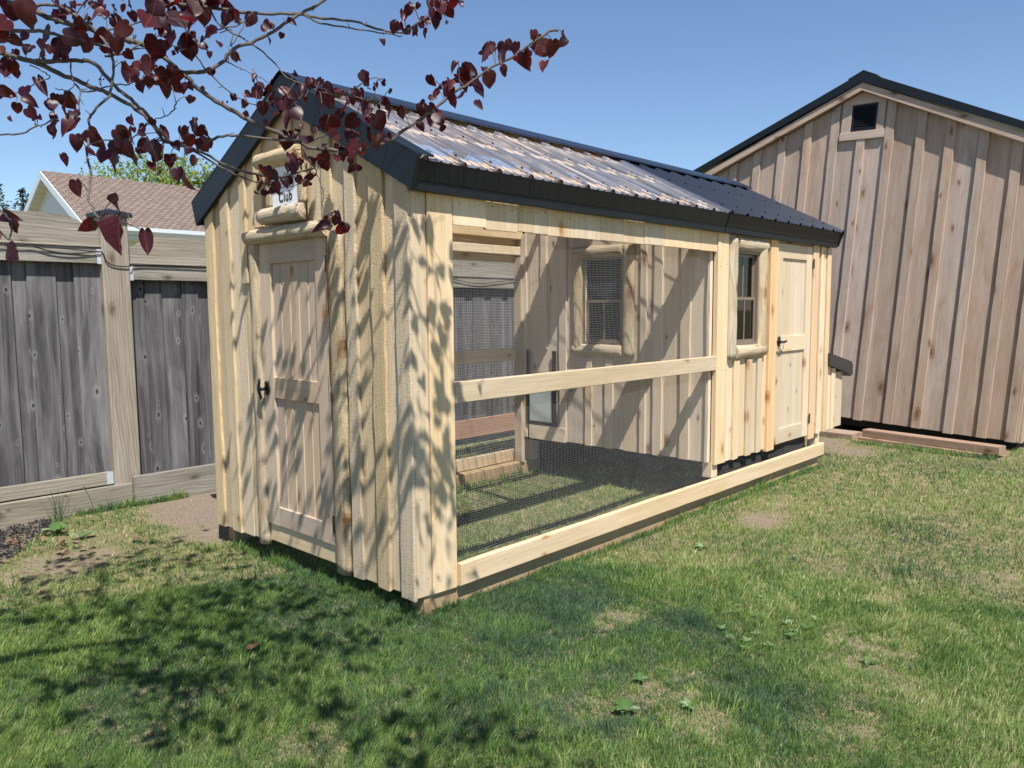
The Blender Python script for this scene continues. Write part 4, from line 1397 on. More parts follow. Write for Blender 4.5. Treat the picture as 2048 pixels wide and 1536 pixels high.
prism('vent_header', shed, [(1.745, 3.767), (2.245, 3.763), (2.245, stop(2.245)), (SPK, stop(SPK) - 0.002), (1.745, stop(1.745))], 1, 0.0025, 0.026, 'shedX')
# rake boards and roof
for s in (0, 1):
    ea = -0.19 if s == 0 else SW + 0.19
    p0 = [(SPK, SV - 0.115), (ea, sroof(ea) - 0.115), (ea, sroof(ea) - 0.20), (SPK, SV - 0.205)]
    prism('rake_board', shed, p0, 1, 0.085, 0.108, 'shedX')
    prism('soffit_board', shed, [(SPK, SV - 0.16), (ea, sroof(ea) - 0.16), (ea, sroof(ea) - 0.185), (SPK, SV - 0.185)], 1, -0.02, 0.0845, 'shedX')
    p1 = [(SPK, SV), (ea + (0.03 if s else -0.03), sroof(ea) - 0.012), (ea + (0.03 if s else -0.03), sroof(ea) - 0.085), (SPK, SV - 0.108)]
    prism('rake_trim', shed, p1, 1, 0.1085, 0.128, 'black_metal')
    eb = ea + (0.05 if s else -0.05)
    vs_, fs_ = [], []
    n = 21
    for i in range(n):
        yv = 0.10 - i * (DEPTH + 0.3) / (n - 1)
        for uu in (SPK, eb):
            vs_.append((uu, yv, SV - SSL * abs(uu - SPK) - 0.012))
    for i in range(n - 1):
        fs_.append((2 * i, 2 * i + 1, 2 * i + 3, 2 * i + 2))
    rp = mesh_obj('roof_panel', vs_, fs_, 'roof_metal', shed)
    rp.modifiers.new('thick', 'SOLIDIFY').thickness = 0.004
prism('ridge_cap', shed, [(SPK, SV + 0.022), (SPK + 0.17, SV + 0.020 - 0.17 * SSL), (SPK + 0.165, SV + 0.004 - 0.17 * SSL), (SPK, SV + 0.008), (SPK - 0.165, SV + 0.004 - 0.17 * SSL), (SPK - 0.17, SV + 0.020 - 0.17 * SSL)], 1, -DEPTH - 0.2, 0.125, 'roof_metal')
# floor frame and skids under it, coloured near black in place of shade
board('floor_frame', shed, (0.03, -DEPTH, -0.09), (SW - 0.03, -0.10, 0.0), 'shade_black', 0)
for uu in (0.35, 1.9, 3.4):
    board('skid', shed, (uu, -DEPTH, -0.34), (uu + 0.14, -0.16, -0.091), 'shade_black', 1)

def ground_plank(name, a, b, w, h, z0, mat, label, cat, group=None):
    a, b = Vector(a), Vector(b)
    d = (b - a)
    ln = d.length
    o = board(name, None, (-w / 2, -ln / 2, 0), (w / 2, ln / 2, h), mat, 1, 0.006, 0.006, 14)
    o.location = ((a.x + b.x) / 2, (a.y + b.y) / 2, z0 + h / 2)
    o.rotation_euler = (0, 0, math.atan2(d.y, d.x) - math.pi / 2)
    return tag(o, label, cat, group)
ground_plank('timber', (6.72, -1.22, 0), (7.02, 0.22, 0), 0.15, 0.085, -0.085, 'barnY', 'long weathered reddish timber lying in front of the shed', 'timber')
ground_plank('plank', (6.70, -1.06, 0), (6.96, 0.25, 0), 0.13, 0.04, -0.126, 'barnY', 'thin brown plank under the long timber by the shed', 'plank')
ground_plank('plank', (6.98, 0.30, 0), (7.05, 1.0, 0), 0.28, 0.07, -0.125, 'barnY', 'short brown plank beside the nest box below the shed', 'plank')

# ------------------------------------------------------------------ neighbour's house
HX, HE, HY, HPY, HPZ = 2.48, 2.9, 11.6, 13.73, 4.08
hs = (HPZ - HE) / (HPY - HY)
house = thing('house', (6.0, 13.7, GZ), 'neighbouring house with brown shingle roof and pale gable beyond the fence', 'house')
HL = 16.0
sl = math.hypot(HPY - HY, HPZ - HE)
for side in (0, 1):
    # the sheet is modelled flat so the shingle courses run level
    me_v = [(0, 0, 0), (HL, 0, 0), (HL, sl, 0), (0, sl, 0), (0, 0, -0.03), (HL, 0, -0.03), (HL, sl, -0.03), (0, sl, -0.03)]
    me = bpy.data.meshes.new('roof')
    me.from_pydata(me_v, [], [(0, 1, 2, 3), (7, 6, 5, 4), (0, 4, 5, 1), (1, 5, 6, 2), (2, 6, 7, 3), (3, 7, 4, 0)])
    me.materials.append(M['shingle'])
    ro = bpy.data.objects.new('roof', me)
    link(ro, house, (HX, HY, HE) if side == 0 else (HX + HL, 2 * HPY - HY, HE))
    ang = math.atan2(HPZ - HE, HPY - HY)
    ro.rotation_euler = (ang, 0, 0) if side == 0 else (ang, 0, math.pi)
gx_ = HX + 0.17
prism('gable_wall', house, [(HY + 0.45, 0.0), (2 * HPY - HY - 0.45, 0.0), (2 * HPY - HY - 0.45, HE + 0.2), (HPY, HPZ - 0.08), (HY + 0.45, HE + 0.2)], 0, gx_, gx_ + 0.1, 'stucco')
prism('wall', house, [(gx_ + 0.1, GZ), (HX + HL - 0.4, GZ), (HX + HL - 0.4, HE), (gx_ + 0.1, HE)], 1, HY + 0.45, HY + 0.6, 'stucco')
for side in (0, 1):
    f = (lambda y: y) if side == 0 else (lambda y: 2 * HPY - y)
    prism('barge_board', house, [(f(HY - 0.05), HE - 0.04), (f(HPY), HPZ - 0.02), (f(HPY), HPZ - 0.16), (f(HY - 0.05), HE - 0.19)], 0, HX - 0.03, HX - 0.002, 'gutter')
    n = 14
    for k in range(n):
        ya = HY + (HPY - HY) * k / n
        yb3 = HY + (HPY - HY) * (k + 0.93) / n
        za = HE + hs * (ya - HY) - 0.10
        zb = HE + hs * (yb3 - HY) - 0.10
        prism('soffit_panel', house, [(f(ya), za), (f(yb3), zb), (f(yb3), zb - 0.012), (f(ya), za - 0.012)], 0, HX, gx_, 'soffit')
prism('gutter', house, [(HY - 0.10, HE + 0.02), (HY - 0.10, HE - 0.05), (HY - 0.05, HE - 0.11), (HY + 0.01, HE - 0.11), (HY + 0.01, HE - 0.035), (HY - 0.085, HE - 0.035), (HY - 0.085, HE + 0.02)], 0, HX - 0.02, HX + HL, 'gutter')
prism('fascia', house, [(HY + 0.012, HE - 0.02), (HY + 0.03, HE - 0.02), (HY + 0.03, HE - 0.18), (HY + 0.012, HE - 0.18)], 0, HX, HX + HL, 'gutter')
prism('eave_soffit', house, [(HY + 0.03, HE - 0.17), (HY + 0.45, HE - 0.17), (HY + 0.45, HE - 0.19), (HY + 0.03, HE - 0.19)], 0, HX, HX + HL, 'soffit')

# ------------------------------------------------------------------ background trees
def leaf_cloud(name, centers, radii, per, size, mat, parent, seed, flat=0.8):
    r = np.random.RandomState(seed)
    P = []
    for c, rad in zip(centers, radii):
        n = int(per * rad ** 2)
        d = r.normal(size=(n, 3))
        d /= np.linalg.norm(d, axis=1)[:, None]
        rr = rad * r.rand(n) ** 0.45
        P.append(np.array(c) + d * rr[:, None] * np.array([1, 1, flat]))
    P = np.concatenate(P)
    n = len(P)
    a = r.normal(size=(n, 3)); a /= np.linalg.norm(a, axis=1)[:, None]
    b = r.normal(size=(n, 3)); b -= a * (a * b).sum(1)[:, None]; b /= np.linalg.norm(b, axis=1)[:, None]
    s = size * (0.6 + 0.8 * r.rand(n))[:, None]
    V = np.stack([P - a * s, P + b * s * 0.45, P + a * s, P - b * s * 0.45], 1).reshape(-1, 3)
    F = np.arange(n * 4).reshape(-1, 4)
    t = np.repeat(r.rand(n), 4)
    return big_mesh(name, V, F, mat, t, parent)

def broad_tree(name, base, top, spread, nl, per, size, seed, label):
    r = random.Random(seed)
    t = thing(name, base, label, 'tree', 'trees behind the house')
    a = Acc()
    b = Vector(base)
    h = top - b.z
    tr = [b, b + Vector((0.1, 0, h * 0.3)), b + Vector((-0.1, 0.1, h * 0.55))]
    a.add(tube_geom(tr, [0.28, 0.22, 0.16], 8))
    centers, radii = [], []
    for k in range(nl):
        ang = k * 2.4 + r.random()
        rr = spread * math.sqrt((k + 0.5) / nl)
        z = b.z + h * (0.50 + 0.42 * (1 - (rr / spread) ** 2) * r.uniform(0.75, 1.0) + 0.05 * r.random())
        c = Vector((b.x + rr * math.cos(ang), b.y + rr * math.sin(ang), z))
        st = tr[-1] if r.random() < 0.6 else tr[1]
        mid = (st + c) / 2 + Vector((0, 0, 0.4))
        a.add(tube_geom(spline([st, mid, c], 4), [0.10 * (1 - i / 10) for i in range(9)], 5))
        centers.append(c)
        radii.append(spread * r.uniform(0.22, 0.36))
    tk = a.obj('trunk', 'bark', t)
    leaf_cloud('crown', centers, radii, per, size, 'treeleaf', t, seed)
    return t
broad_tree('maple_tree', (10.1, 29.0, GZ), 7.9, 2.6, 40, 190, 0.075, 3, 'sparse airy spring tree behind the left of the brown roof')
broad_tree('maple_tree', (10.0, 24.6, GZ), 7.3, 1.6, 34, 420, 0.08, 8, 'fuller light green tree behind the middle of the brown roof')
broad_tree('maple_tree', (10.9, 23.9, GZ), 7.0, 1.3, 26, 420, 0.08, 15, 'smaller light green tree nearest the coop roof behind the house')

def spruce(base, top, rad, seed, label):
    r = np.random.RandomState(seed)
    t = thing('spruce_tree', base, label, 'tree', 'spruces left of the house')
    a = Acc()
    b = Vector(base)
    a.add(tube_geom([b, Vector((b.x, b.y, top))], [0.25, 0.02], 7))
    a.obj('trunk', 'bark', t)
    Vs, Ts = [], []
    h = top - b.z
    z = b.z + 1.0
    while z < top - 0.05:
        f = (top - z) / h
        R = rad * f + 0.06
        nb_ = int(9 + 8 * f)
        for k in range(nb_):
            an = r.rand() * 6.283
            L_ = R * (0.7 + 0.5 * r.rand())
            d = np.array([math.cos(an), math.sin(an), -0.25 - 0.25 * f])
            for j in range(int(7 + 16 * f)):
                s = r.rand() ** 0.7
                p = np.array([b.x, b.y, z]) + d * L_ * s + np.array([0, 0, 0.12 * s * s])
                q = d * 0.5 + r.normal(size=3) * 0.6
                q /= np.linalg.norm(q)
                w = np.cross(q, r.normal(size=3)); w /= np.linalg.norm(w)
                l2 = 0.16 * (0.6 + 0.7 * r.rand())
                Vs.append([p, p + q * l2 * 0.5 + w * 0.035, p + q * l2, p + q * l2 * 0.5 - w * 0.035])
                Ts.append(r.rand())
        z += 0.20
    V = np.array(Vs).reshape(-1, 3)
    big_mesh('crown', V, np.arange(len(V)).reshape(-1, 4), 'needle', np.repeat(np.array(Ts), 4), t)
spruce((9.6, 41.0, GZ), 7.35, 4.0, 4, 'small dark spruce just left of the house gable')
spruce((7.6, 39.0, GZ), 8.5, 4.2, 6, 'taller dark spruce at the left edge of the picture')

# ------------------------------------------------------------------ redbud tree reaching in from the left
def at(px, py, d):
    """a point d metres out along the view, used to read branch positions off the photograph"""
    return CAM + d * (FWD + RIGHT * ((px - 1024) / FPX) + UP * ((768 - py) / FPX))
def to_px(p):
    q = Vector(p) - CAM
    z = q.dot(FWD)
    if z < 0.05:
        return None
    return (1024 + FPX * q.dot(RIGHT) / z, 768 - FPX * q.dot(UP) / z, z)

TB = Vector((-2.68, 0.12, GZ))
redbud = thing('redbud_tree', TB, 'purple leaved redbud tree whose branches hang across the upper left', 'tree')
FORK = Vector((-2.52, 0.02, 1.55))
tk = Acc()
tk.add(tube_geom(spline([TB - Vector((0, 0, 0.05)), TB + Vector((0.02, 0, 0.4)), TB + Vector((0.10, -0.05, 1.0)), FORK, Vector((-2.40, -0.12, 2.0)), Vector((-2.15, -0.45, 2.55)), Vector((-1.85, -0.9, 3.0))], 5),
                 [0.085, 0.08, 0.074, 0.070, 0.068, 0.066, 0.064, 0.062, 0.061, 0.060, 0.058, 0.057, 0.056, 0.055, 0.054, 0.050, 0.047, 0.044, 0.041, 0.039, 0.037, 0.034, 0.031, 0.028, 0.026, 0.024, 0.022, 0.020, 0.018, 0.016, 0.014], 10))
tk.obj('trunk', 'bark', redbud, smooth=True)

# branch polylines: photo position, distance; first point may be in the air outside the frame
BR = [
 ('M1', 0.0075, 0.0035, [(-330, 60, 2.02), (-160, -10, 2.0), (0, 4, 1.98), (33, 8, 1.98), (76, 25, 1.97), (114, 41, 1.97), (163, 53, 1.98), (203, 66, 1.99), (254, 79, 2.0), (300, 99, 2.02), (335, 122, 2.04), (363, 145, 2.05), (381, 163, 2.06), (411, 188, 2.08), (457, 218, 2.1), (515, 250, 2.12), (560, 268, 2.14), (600, 286, 2.16), (626, 296, 2.17), (697, 302, 2.2), (732, 296, 2.22), (776, 284, 2.24), (805, 261, 2.26), (834, 243, 2.28), (870, 217, 2.3), (905, 187, 2.32), (937, 167, 2.33), (981, 136, 2.35), (1019, 117, 2.36), (1057, 91, 2.37), (1098, 64, 2.38), (1116, 61, 2.38)]),
 ('M1b', 0.0055, 0.004, [(363, 145, 2.05), (407, 143, 2.06), (444, 125, 2.08), (468, 99, 2.1), (513, 80, 2.12), (560, 56, 2.14), (601, 26, 2.16), (649, 0, 2.18), (700, -60, 2.2)]),
 ('T2', 0.0055, 0.0022, [(-200, -60, 2.1), (150, -40, 2.15), (330, 2, 2.2), (441, 19, 2.22), (495, 24, 2.24), (547, 29, 2.25), (608, 29, 2.27), (632, 36, 2.28), (702, 41, 2.3), (740, 53, 2.32), (776, 63, 2.33), (805, 66, 2.34), (840, 45, 2.35), (880, 20, 2.36), (925, -10, 2.37)]),
 ('T3', 0.003, 0.0016, [(608, 30, 2.27), (640, 46, 2.28), (700, 56, 2.3), (760, 66, 2.32), (806, 72, 2.33)]),
 ('M2', 0.007, 0.0026, [(-330, 40, 1.95), (-120, 70, 1.9), (0, 104, 1.88), (51, 120, 1.88), (103, 140, 1.88), (154, 162, 1.89), (191, 176, 1.9), (226, 191, 1.91), (273, 219, 1.93), (301, 246, 1.94), (321, 273, 1.95), (332, 284, 1.96), (366, 286, 1.97), (410, 284, 1.98), (444, 273, 2.0), (485, 272, 2.01), (547, 280, 2.03), (615, 279, 2.05), (649, 270, 2.06)]),
 ('M3', 0.0055, 0.002, [(60, 122, 1.88), (99, 123, 1.86), (154, 121, 1.86), (185, 126, 1.87), (212, 150, 1.88), (239, 181, 1.89), (267, 205, 1.9), (290, 226, 1.91), (325, 267, 1.93), (342, 285, 1.94), (393, 300, 1.96), (444, 328, 1.98), (489, 345, 2.0), (533, 352, 2.02), (560, 354, 2.03), (583, 348, 2.04), (610, 342, 2.05), (628, 336, 2.06)]),
 ('M3b', 0.0028, 0.0016, [(366, 290, 1.96), (444, 335, 1.98), (496, 359, 2.0), (564, 376, 2.03)]),
 ('M0', 0.006, 0.003, [(-330, 80, 1.85), (-100, 50, 1.82), (0, 60, 1.8), (68, 63, 1.8), (120, 72, 1.82), (180, 86, 1.85), (215, 95, 1.88), (226, 112, 1.9)]),
 ('N1', 0.004, 0.002, [(60, 12, 1.95), (110, 10, 1.95), (138, 22, 1.95), (170, 45, 1.94), (200, 70, 1.92), (219, 99, 1.9), (226, 137, 1.88), (222, 171, 1.86), (219, 191, 1.84), (188, 222, 1.78), (179, 239, 1.74), (178, 273, 1.68), (174, 308, 1.62), (183, 352, 1.55), (176, 386, 1.5), (186, 420, 1.44), (196, 436, 1.42)]),
 ('N2', 0.003, 0.0018, [(203, 68, 1.99), (180, 82, 1.95), (215, 60, 2.0), (262, 50, 2.05), (300, 36, 2.1), (330, 12, 2.15)]),
 ('N3', 0.0032, 0.0018, [(210, 112, 1.9), (250, 106, 1.95), (280, 88, 2.0), (310, 75, 2.04), (345, 62, 2.08)]),
 ('P1', 0.0022, 0.0014, [(372, 60, 2.0), (393, 113, 2.05), (427, 154, 2.08), (468, 191, 2.1), (506, 208, 2.12), (530, 214, 2.12)]),
 ('P2', 0.0024, 0.0015, [(420, 20, 2.2), (441, 51, 2.18), (495, 82, 2.16), (536, 113, 2.15), (574, 154, 2.14), (608, 169, 2.14), (640, 184, 2.15), (688, 187, 2.16), (714, 173, 2.17), (746, 155, 2.18), (761, 161, 2.18)]),
 ('P4', 0.0018, 0.0012, [(688, 187, 2.16), (735, 200, 2.17), (752, 192, 2.17), (766, 206, 2.18)]),
 ('L1', 0.0022, 0.0014, [(-120, 255, 1.7), (0, 268, 1.68), (44, 267, 1.68), (72, 253, 1.68), (85, 251, 1.68), (110, 236, 1.7)]),
 ('Dn', 0.0016, 0.0011, [(603, 290, 2.16), (628, 334, 2.14), (639, 361, 2.13), (647, 386, 2.12), (645, 407, 2.11), (653, 436, 2.1)]),
 ('E1', 0.0018, 0.0012, [(352, 205, 1.98), (348, 218, 1.97), (338, 229, 1.96), (322, 236, 1.95), (303, 238, 1.93)]),
 ('S1', 0.0024, 0.0014, [(150, 168, 1.88), (165, 182, 1.85), (190, 182, 1.84), (220, 172, 1.86), (262, 166, 1.9), (300, 152, 1.95)]),
 ('S2', 0.0018, 0.0012, [(160, 182, 1.85), (158, 215, 1.8), (155, 240, 1.78)]),
 ('S3', 0.0018, 0.0012, [(140, 120, 1.86), (143, 150, 1.84), (148, 170, 1.84), (135, 182, 1.83), (112, 176, 1.82)]),
 ('S4', 0.0016, 0.0011, [(452, 123, 2.08), (475, 134, 2.08), (495, 143, 2.08), (510, 152, 2.08)]),
 ('S5', 0.0016, 0.0011, [(60, 130, 1.88), (85, 142, 1.86), (100, 155, 1.85), (75, 165, 1.8), (50, 180, 1.78), (28, 186, 1.76)]),
 ('S6', 0.0022, 0.0013, [(430, 60, 2.1), (470, 52, 2.12), (490, 46, 2.14), (462, 92, 2.1), (465, 60, 2.1), (440, 66, 2.1)]),
 ('S7', 0.002, 0.0012, [(255, 100, 2.0), (300, 95, 2.0), (335, 88, 2.0), (352, 96, 2.0)]),
 ('S8', 0.0016, 0.001, [(560, 375, 2.03), (585, 372, 2.03), (606, 366, 2.03)]),
 ('Z1', 0.0022, 0.0013, [(-140, 330, 1.35), (-40, 405, 1.28), (0, 420, 1.25), (14, 432, 1.24), (25, 455, 1.23), (18, 480, 1.22)]),
]
SAMP = []
for nm, r0, r1, pts in BR:
    P = spline([at(*p) for p in pts], 4)
    if pts[0][0] < -300:                                 # limbs that leave the frame grow out of the trunk
        P = spline([Vector((-2.44, -0.06, 1.86)), (Vector((-2.44, -0.06, 1.86)) + P[0]) / 2 + Vector((0, 0, 0.06)), P[0]], 4)[:-1] + P
    n = len(P)
    rr = [r0 + (r1 - r0) * (i / (n - 1)) for i in range(n)]
    if pts[0][0] < -300:
        for i in range(8):
            rr[i] = r0 * (1.9 - 0.9 * i / 8)
    rr = [q * (1 + 0.18 * mnoise.noise((i * 0.7, r0 * 999, 0))) for i, q in enumerate(rr)]
    # knobbly little bends
    P = [p + Vector((mnoise.noise((i * 0.9, 3, r0 * 77)), mnoise.noise((i * 0.9, 9, r0 * 77)), mnoise.noise((i * 0.9, 15, r0 * 77)))) * 0.004 for i, p in enumerate(P)]
    v, f = tube_geom(P, rr, 7)
    mesh_obj('branch', v, f, 'bark', redbud, P[n // 2], smooth=True)
    for p in P:
        q = to_px(p)
        if q and -80 < q[0] < 2100:
            SAMP.append((q[0], q[1], q[2], p))

# leaf shape
def leaf_geom(fold, curl, wob, seed):
    r = random.Random(seed)
    mid = [(0, 0.05), (0, 0.26), (0, 0.50), (0, 0.74), (0, 1.04)]
    side = [(0.13, -0.06), (0.30, -0.05), (0.45, 0.07), (0.52, 0.25), (0.50, 0.46), (0.39, 0.68), (0.22, 0.85), (0.08, 0.95)]
    V_ = [(x, y - 0.5, -curl * y * y) for x, y in mid]
    F_ = []
    for s in (1, -1):
        b = len(V_)
        for x, y in side:
            k = 1 + (r.random() - 0.5) * 0.08
            V_.append((s * x * k * math.cos(fold), y - 0.5, x * math.sin(fold) * (1 - 0.5 * x) - curl * y * y + wob * (r.random() - 0.5) * min(1, x * 3)))
        fs = [(0, b, b + 1), (0, b + 1, b + 2), (0, b + 2, b + 3, 1), (1, b + 3, b + 4, 2), (2, b + 4, b + 5, 3), (3, b + 5, b + 6), (3, b + 6, b + 7, 4)]
        F_ += [f if s > 0 else tuple(reversed(f)) for f in fs]
    return V_, F_
LEAFM = []
for k in range(18):
    lv, lf = leaf_geom([0.15, 0.35, 0.6, 0.25, 0.8, 0.1, 0.45, -0.3, 0.95][k % 9], [0.1, 0.35, 0.15, 0.5, 0.2, -0.15, 0.3, 0.2, 0.6][(k * 4) % 9], 0.16 + 0.02 * (k % 4), k)
    me = bpy.data.meshes.new('leaf')
    me.from_pydata(lv, [], lf)
    me.polygons.foreach_set('use_smooth', [True] * len(me.polygons))
    me.materials.append(M['redbud'])
    LEAFM.append(me)

# leaf places in the photograph (x, y, size) from three enlargements
def Zm(ox, oy, s, lst):
    return [(ox + x / s, oy + y / s, w / s * (1.2 if s > 6 else 1.08)) for x, y, w in lst]
LV = Zm(0, 0, 2.926, [(145, 75, 150), (20, 140, 110), (40, 395, 120), (75, 400, 95), (40, 540, 95), (175, 590, 95), (250, 520, 140), (295, 610, 95), (395, 590, 95), (440, 665, 50), (310, 730, 90), (400, 735, 140), (190, 690, 40), (550, 810, 130), (660, 880, 180), (740, 870, 110), (845, 770, 90), (840, 860, 95), (900, 880, 110), (790, 930, 90), (905, 980, 95), (995, 940, 80), (960, 790, 110), (1060, 790, 95), (1130, 740, 110), (1205, 770, 80), (1180, 840, 90), (1100, 580, 30), (590, 470, 22), (300, 750, 45),
    (270, 210, 140), (230, 290, 120), (330, 260, 110), (380, 310, 130), (430, 220, 120), (500, 260, 120), (480, 170, 70), (95, 240, 85), (160, 280, 75), (680, 270, 110), (690, 140, 90), (660, 60, 75), (570, 70, 90), (500, 20, 65), (590, 10, 65), (505, 105, 30), (870, 120, 190), (900, 60, 150), (960, 170, 125), (1060, 110, 155), (1000, 230, 100), (1010, 40, 105), (1140, 50, 120), (1200, 70, 160), (1310, 110, 95), (1350, 40, 90), (1460, 110, 85), (1570, 150, 90), (1230, 200, 105), (1180, 270, 70), (1100, 290, 120), (1120, 300, 85), (1390, 120, 45), (1030, 295, 40), (790, 220, 35),
    (880, 400, 130), (820, 380, 95), (760, 440, 110), (900, 470, 85), (930, 430, 85), (970, 510, 115), (1010, 430, 100), (1080, 510, 95), (1485, 450, 42), (1370, 572, 36), (1430, 612, 52), (60, 60, 100), (330, 20, 80), (380, 60, 90), (440, 30, 70), (120, 15, 90), (10, 215, 90), (1080, 30, 110), (940, 10, 100), (1250, 20, 100), (760, 20, 70)])
LV += Zm(480, 130, 6.4, [(260, 250, 120), (340, 290, 130), (230, 370, 170), (110, 390, 130), (390, 430, 160), (290, 560, 180), (55, 505, 115), (560, 330, 130), (640, 420, 120), (590, 480, 140), (790, 320, 160), (860, 230, 140), (1010, 230, 130), (1130, 420, 270), (1140, 280, 140), (1270, 310, 150), (1440, 450, 110), (1530, 380, 150), (1620, 560, 220), (1780, 720, 210), (1590, 160, 170), (1840, 230, 100), (1880, 480, 160), (1780, 540, 70), (1460, 320, 90),
    (620, 700, 240), (720, 590, 230), (840, 440, 160), (1030, 590, 190), (1140, 770, 260), (1270, 650, 150), (1420, 730, 210), (1400, 900, 165), (1430, 1050, 190), (950, 810, 120), (1230, 920, 120), (1240, 1060, 110), (1100, 1030, 90), (850, 960, 170), (600, 970, 230), (745, 860, 75), (1670, 920, 120), (1750, 970, 160), (1910, 910, 90), (1560, 1140, 80), (1240, 1190, 120), (1310, 1170, 120), (1430, 1200, 165), (1110, 1170, 150), (1090, 1290, 160), (690, 1200, 120), (770, 1250, 110), (650, 1310, 160), (930, 1240, 125), (880, 1430, 125), (340, 1360, 130), (430, 1430, 165)])
LV += Zm(500, 280, 6.98, [(160, 660, 170), (270, 720, 200), (370, 660, 170), (520, 590, 150), (690, 560, 130), (770, 600, 100), (470, 570, 110), (290, 500, 150), (230, 430, 120), (620, 380, 150), (530, 390, 100), (700, 310, 100), (580, 250, 120), (840, 520, 160), (1010, 1200, 240), (1200, 1130, 150), (1280, 1260, 210), (1150, 1060, 105), (1350, 1200, 90)])
LV += Zm(600, 0, 3.413, [(1260, 330, 130), (1290, 365, 145), (1380, 330, 80), (1430, 310, 80), (1470, 330, 90), (1400, 400, 120), (1380, 480, 75), (1540, 420, 150), (1550, 365, 70), (1590, 250, 75), (1640, 320, 135), (1725, 335, 125), (1780, 260, 100), (1055, 460, 95), (1160, 490, 130), (1095, 540, 90), (1220, 580, 130), (1270, 490, 70), (1310, 525, 65), (900, 555, 95), (940, 600, 70), (925, 640, 60), (1010, 620, 90), (1090, 650, 90), (1045, 690, 90), (830, 745, 95), (900, 750, 90), (950, 815, 110), (890, 830, 80),
    (735, 25, 50), (760, 50, 65), (700, 115, 85), (640, 185, 85), (640, 145, 36), (665, 185, 60), (735, 210, 75), (780, 215, 75), (820, 150, 110), (865, 145, 80), (930, 145, 105), (855, 230, 75), (890, 40, 90), (960, 50, 105), (1020, 80, 110), (1000, 155, 30), (1100, 20, 55), (900, 90, 60), (940, 10, 85), (1040, 5, 70)])
NEAR = [(235, 470, 92, 1.40), (232, 412, 62, 1.43), (178, 452, 42, 1.46), (292, 484, 60, 1.41), (155, 377, 46, 1.5), (10, 430, 55, 1.24), (20, 507, 55, 1.22), (24, 452, 32, 1.23), (-30, 470, 60, 1.25)]
tw = Acc()
def place_leaf(x, y, s, d, attach, k=0.90):
    size = s * k * d / FPX
    a = math.radians(-90 + rnd.gauss(0, 38))             # the tip mostly hangs down
    tip = (RIGHT * math.cos(a) + UP * math.sin(a) + FWD * rnd.gauss(0, 0.45)).normalized()
    nrm = (-FWD + RIGHT * rnd.gauss(0, 0.55) + UP * rnd.gauss(0.25, 0.55)).normalized()
    nrm = (nrm - tip * nrm.dot(tip)).normalized()
    xx = tip.cross(nrm)
    c = at(x, y, d)
    o = bpy.data.objects.new('leaf', rnd.choice(LEAFM))
    COL.objects.link(o)
    o.parent = redbud
    mw = Matrix((xx * size * rnd.uniform(0.72, 1.12), tip * size * rnd.uniform(0.88, 1.08), nrm * size * rnd.uniform(0.6, 1.3))).transposed().to_4x4()
    mw.translation = c - Vector(redbud.location)
    o.matrix_local = mw
    base = c - tip * size * 0.44
    if attach is not None:
        mid = (base + attach) / 2 + UP * 0.006
        tw.add(tube_geom(spline([attach, mid, base], 3), [0.0011] * 7, 4))
nvis = 0
# young leaves tucked in between the measured ones
for x, y, s in list(LV):
    if rnd.random() < 0.40 and len(LV) < 285:
        LV.append((x + rnd.gauss(0, 1) * s * 0.6, y + rnd.gauss(0.1, 0.8) * s * 0.6, s * rnd.uniform(0.45, 0.85)))
for x, y, s in LV:
    best = min(SAMP, key=lambda q: (q[0] - x) ** 2 + (q[1] - y) ** 2)
    dist = math.hypot(best[0] - x, best[1] - y)
    d = best[2] + rnd.uniform(-0.07, 0.05)
    place_leaf(x, y, s, d, best[3] if dist < 110 else None)
    nvis += 1
for x, y, s, d in NEAR:
    best = min(SAMP, key=lambda q: (q[0] - x) ** 2 + (q[1] - y) ** 2)
    place_leaf(x, y, s, d, best[3], 0.80)
# little spurs along the branches
for q in SAMP[::5]:
    if rnd.random() < 0.5:
        dv = Vector((rnd.gauss(0, 1), rnd.gauss(0, 1), rnd.gauss(0, 1))).normalized() * rnd.uniform(0.008, 0.022)
        tw.add(tube_geom([q[3], q[3] + dv], [0.0013, 0.0009], 4))

# the rest of the crown, above and beside the frame
def hidden(p):
    q = to_px(p)
    return q is None or q[1] < -30 or q[0] < -40
def over_run(p):
    """would this leaf shade the clear roof of the run?"""
    t_ = (p.z - 2.3) / -SUN.z
    q = p + SUN * t_
    return q.x > 0.22 and -0.3 < q.y < 2.2
tg = []
r_ = random.Random(4)
while len(tg) < 380:
    k = r_.random()
    if k < 0.84:
        y = r_.uniform(-1.7, 2.35)
        xr_ = (-0.15 - 0.12 * (0.6 - y)) if y < 0.6 else -0.10
        x = xr_ - abs(r_.gauss(0, 1.15)) - 0.06
        if x < -2.6 or mnoise.noise((x * 1.5, y * 1.5, 2.0)) < r_.uniform(-0.6, 0.3):
            continue
        T = Vector((x, y, GZ))
    elif k < 0.945:
        T = Vector((0, r_.uniform(0.0, 1.65), r_.uniform(0.1, 2.0)))
    else:
        T = Vector((r_.uniform(0.03, 0.27), 0, r_.choice([r_.uniform(0.45, 0.75), r_.uniform(1.0, 1.9)])))
    zc = r_.uniform(2.6, 3.7)
    p = T - SUN * ((zc - T.z) / -SUN.z)
    if hidden(p) and (p - CAM).length > 0.9 and not over_run(p):
        tg.append(p)
nodes = [(Vector((-2.15, -0.45, 2.55)), -1), (Vector((-1.85, -0.9, 3.0)), 0)]
for p in sorted(tg, key=lambda p: (p - nodes[0][0]).length):
    j = min(range(len(nodes)), key=lambda i: (nodes[i][0] - p).length)
    nodes.append((p, j))
cnt = [1] * len(nodes)
for i in range(len(nodes) - 1, 0, -1):
    cnt[nodes[i][1]] += cnt[i]
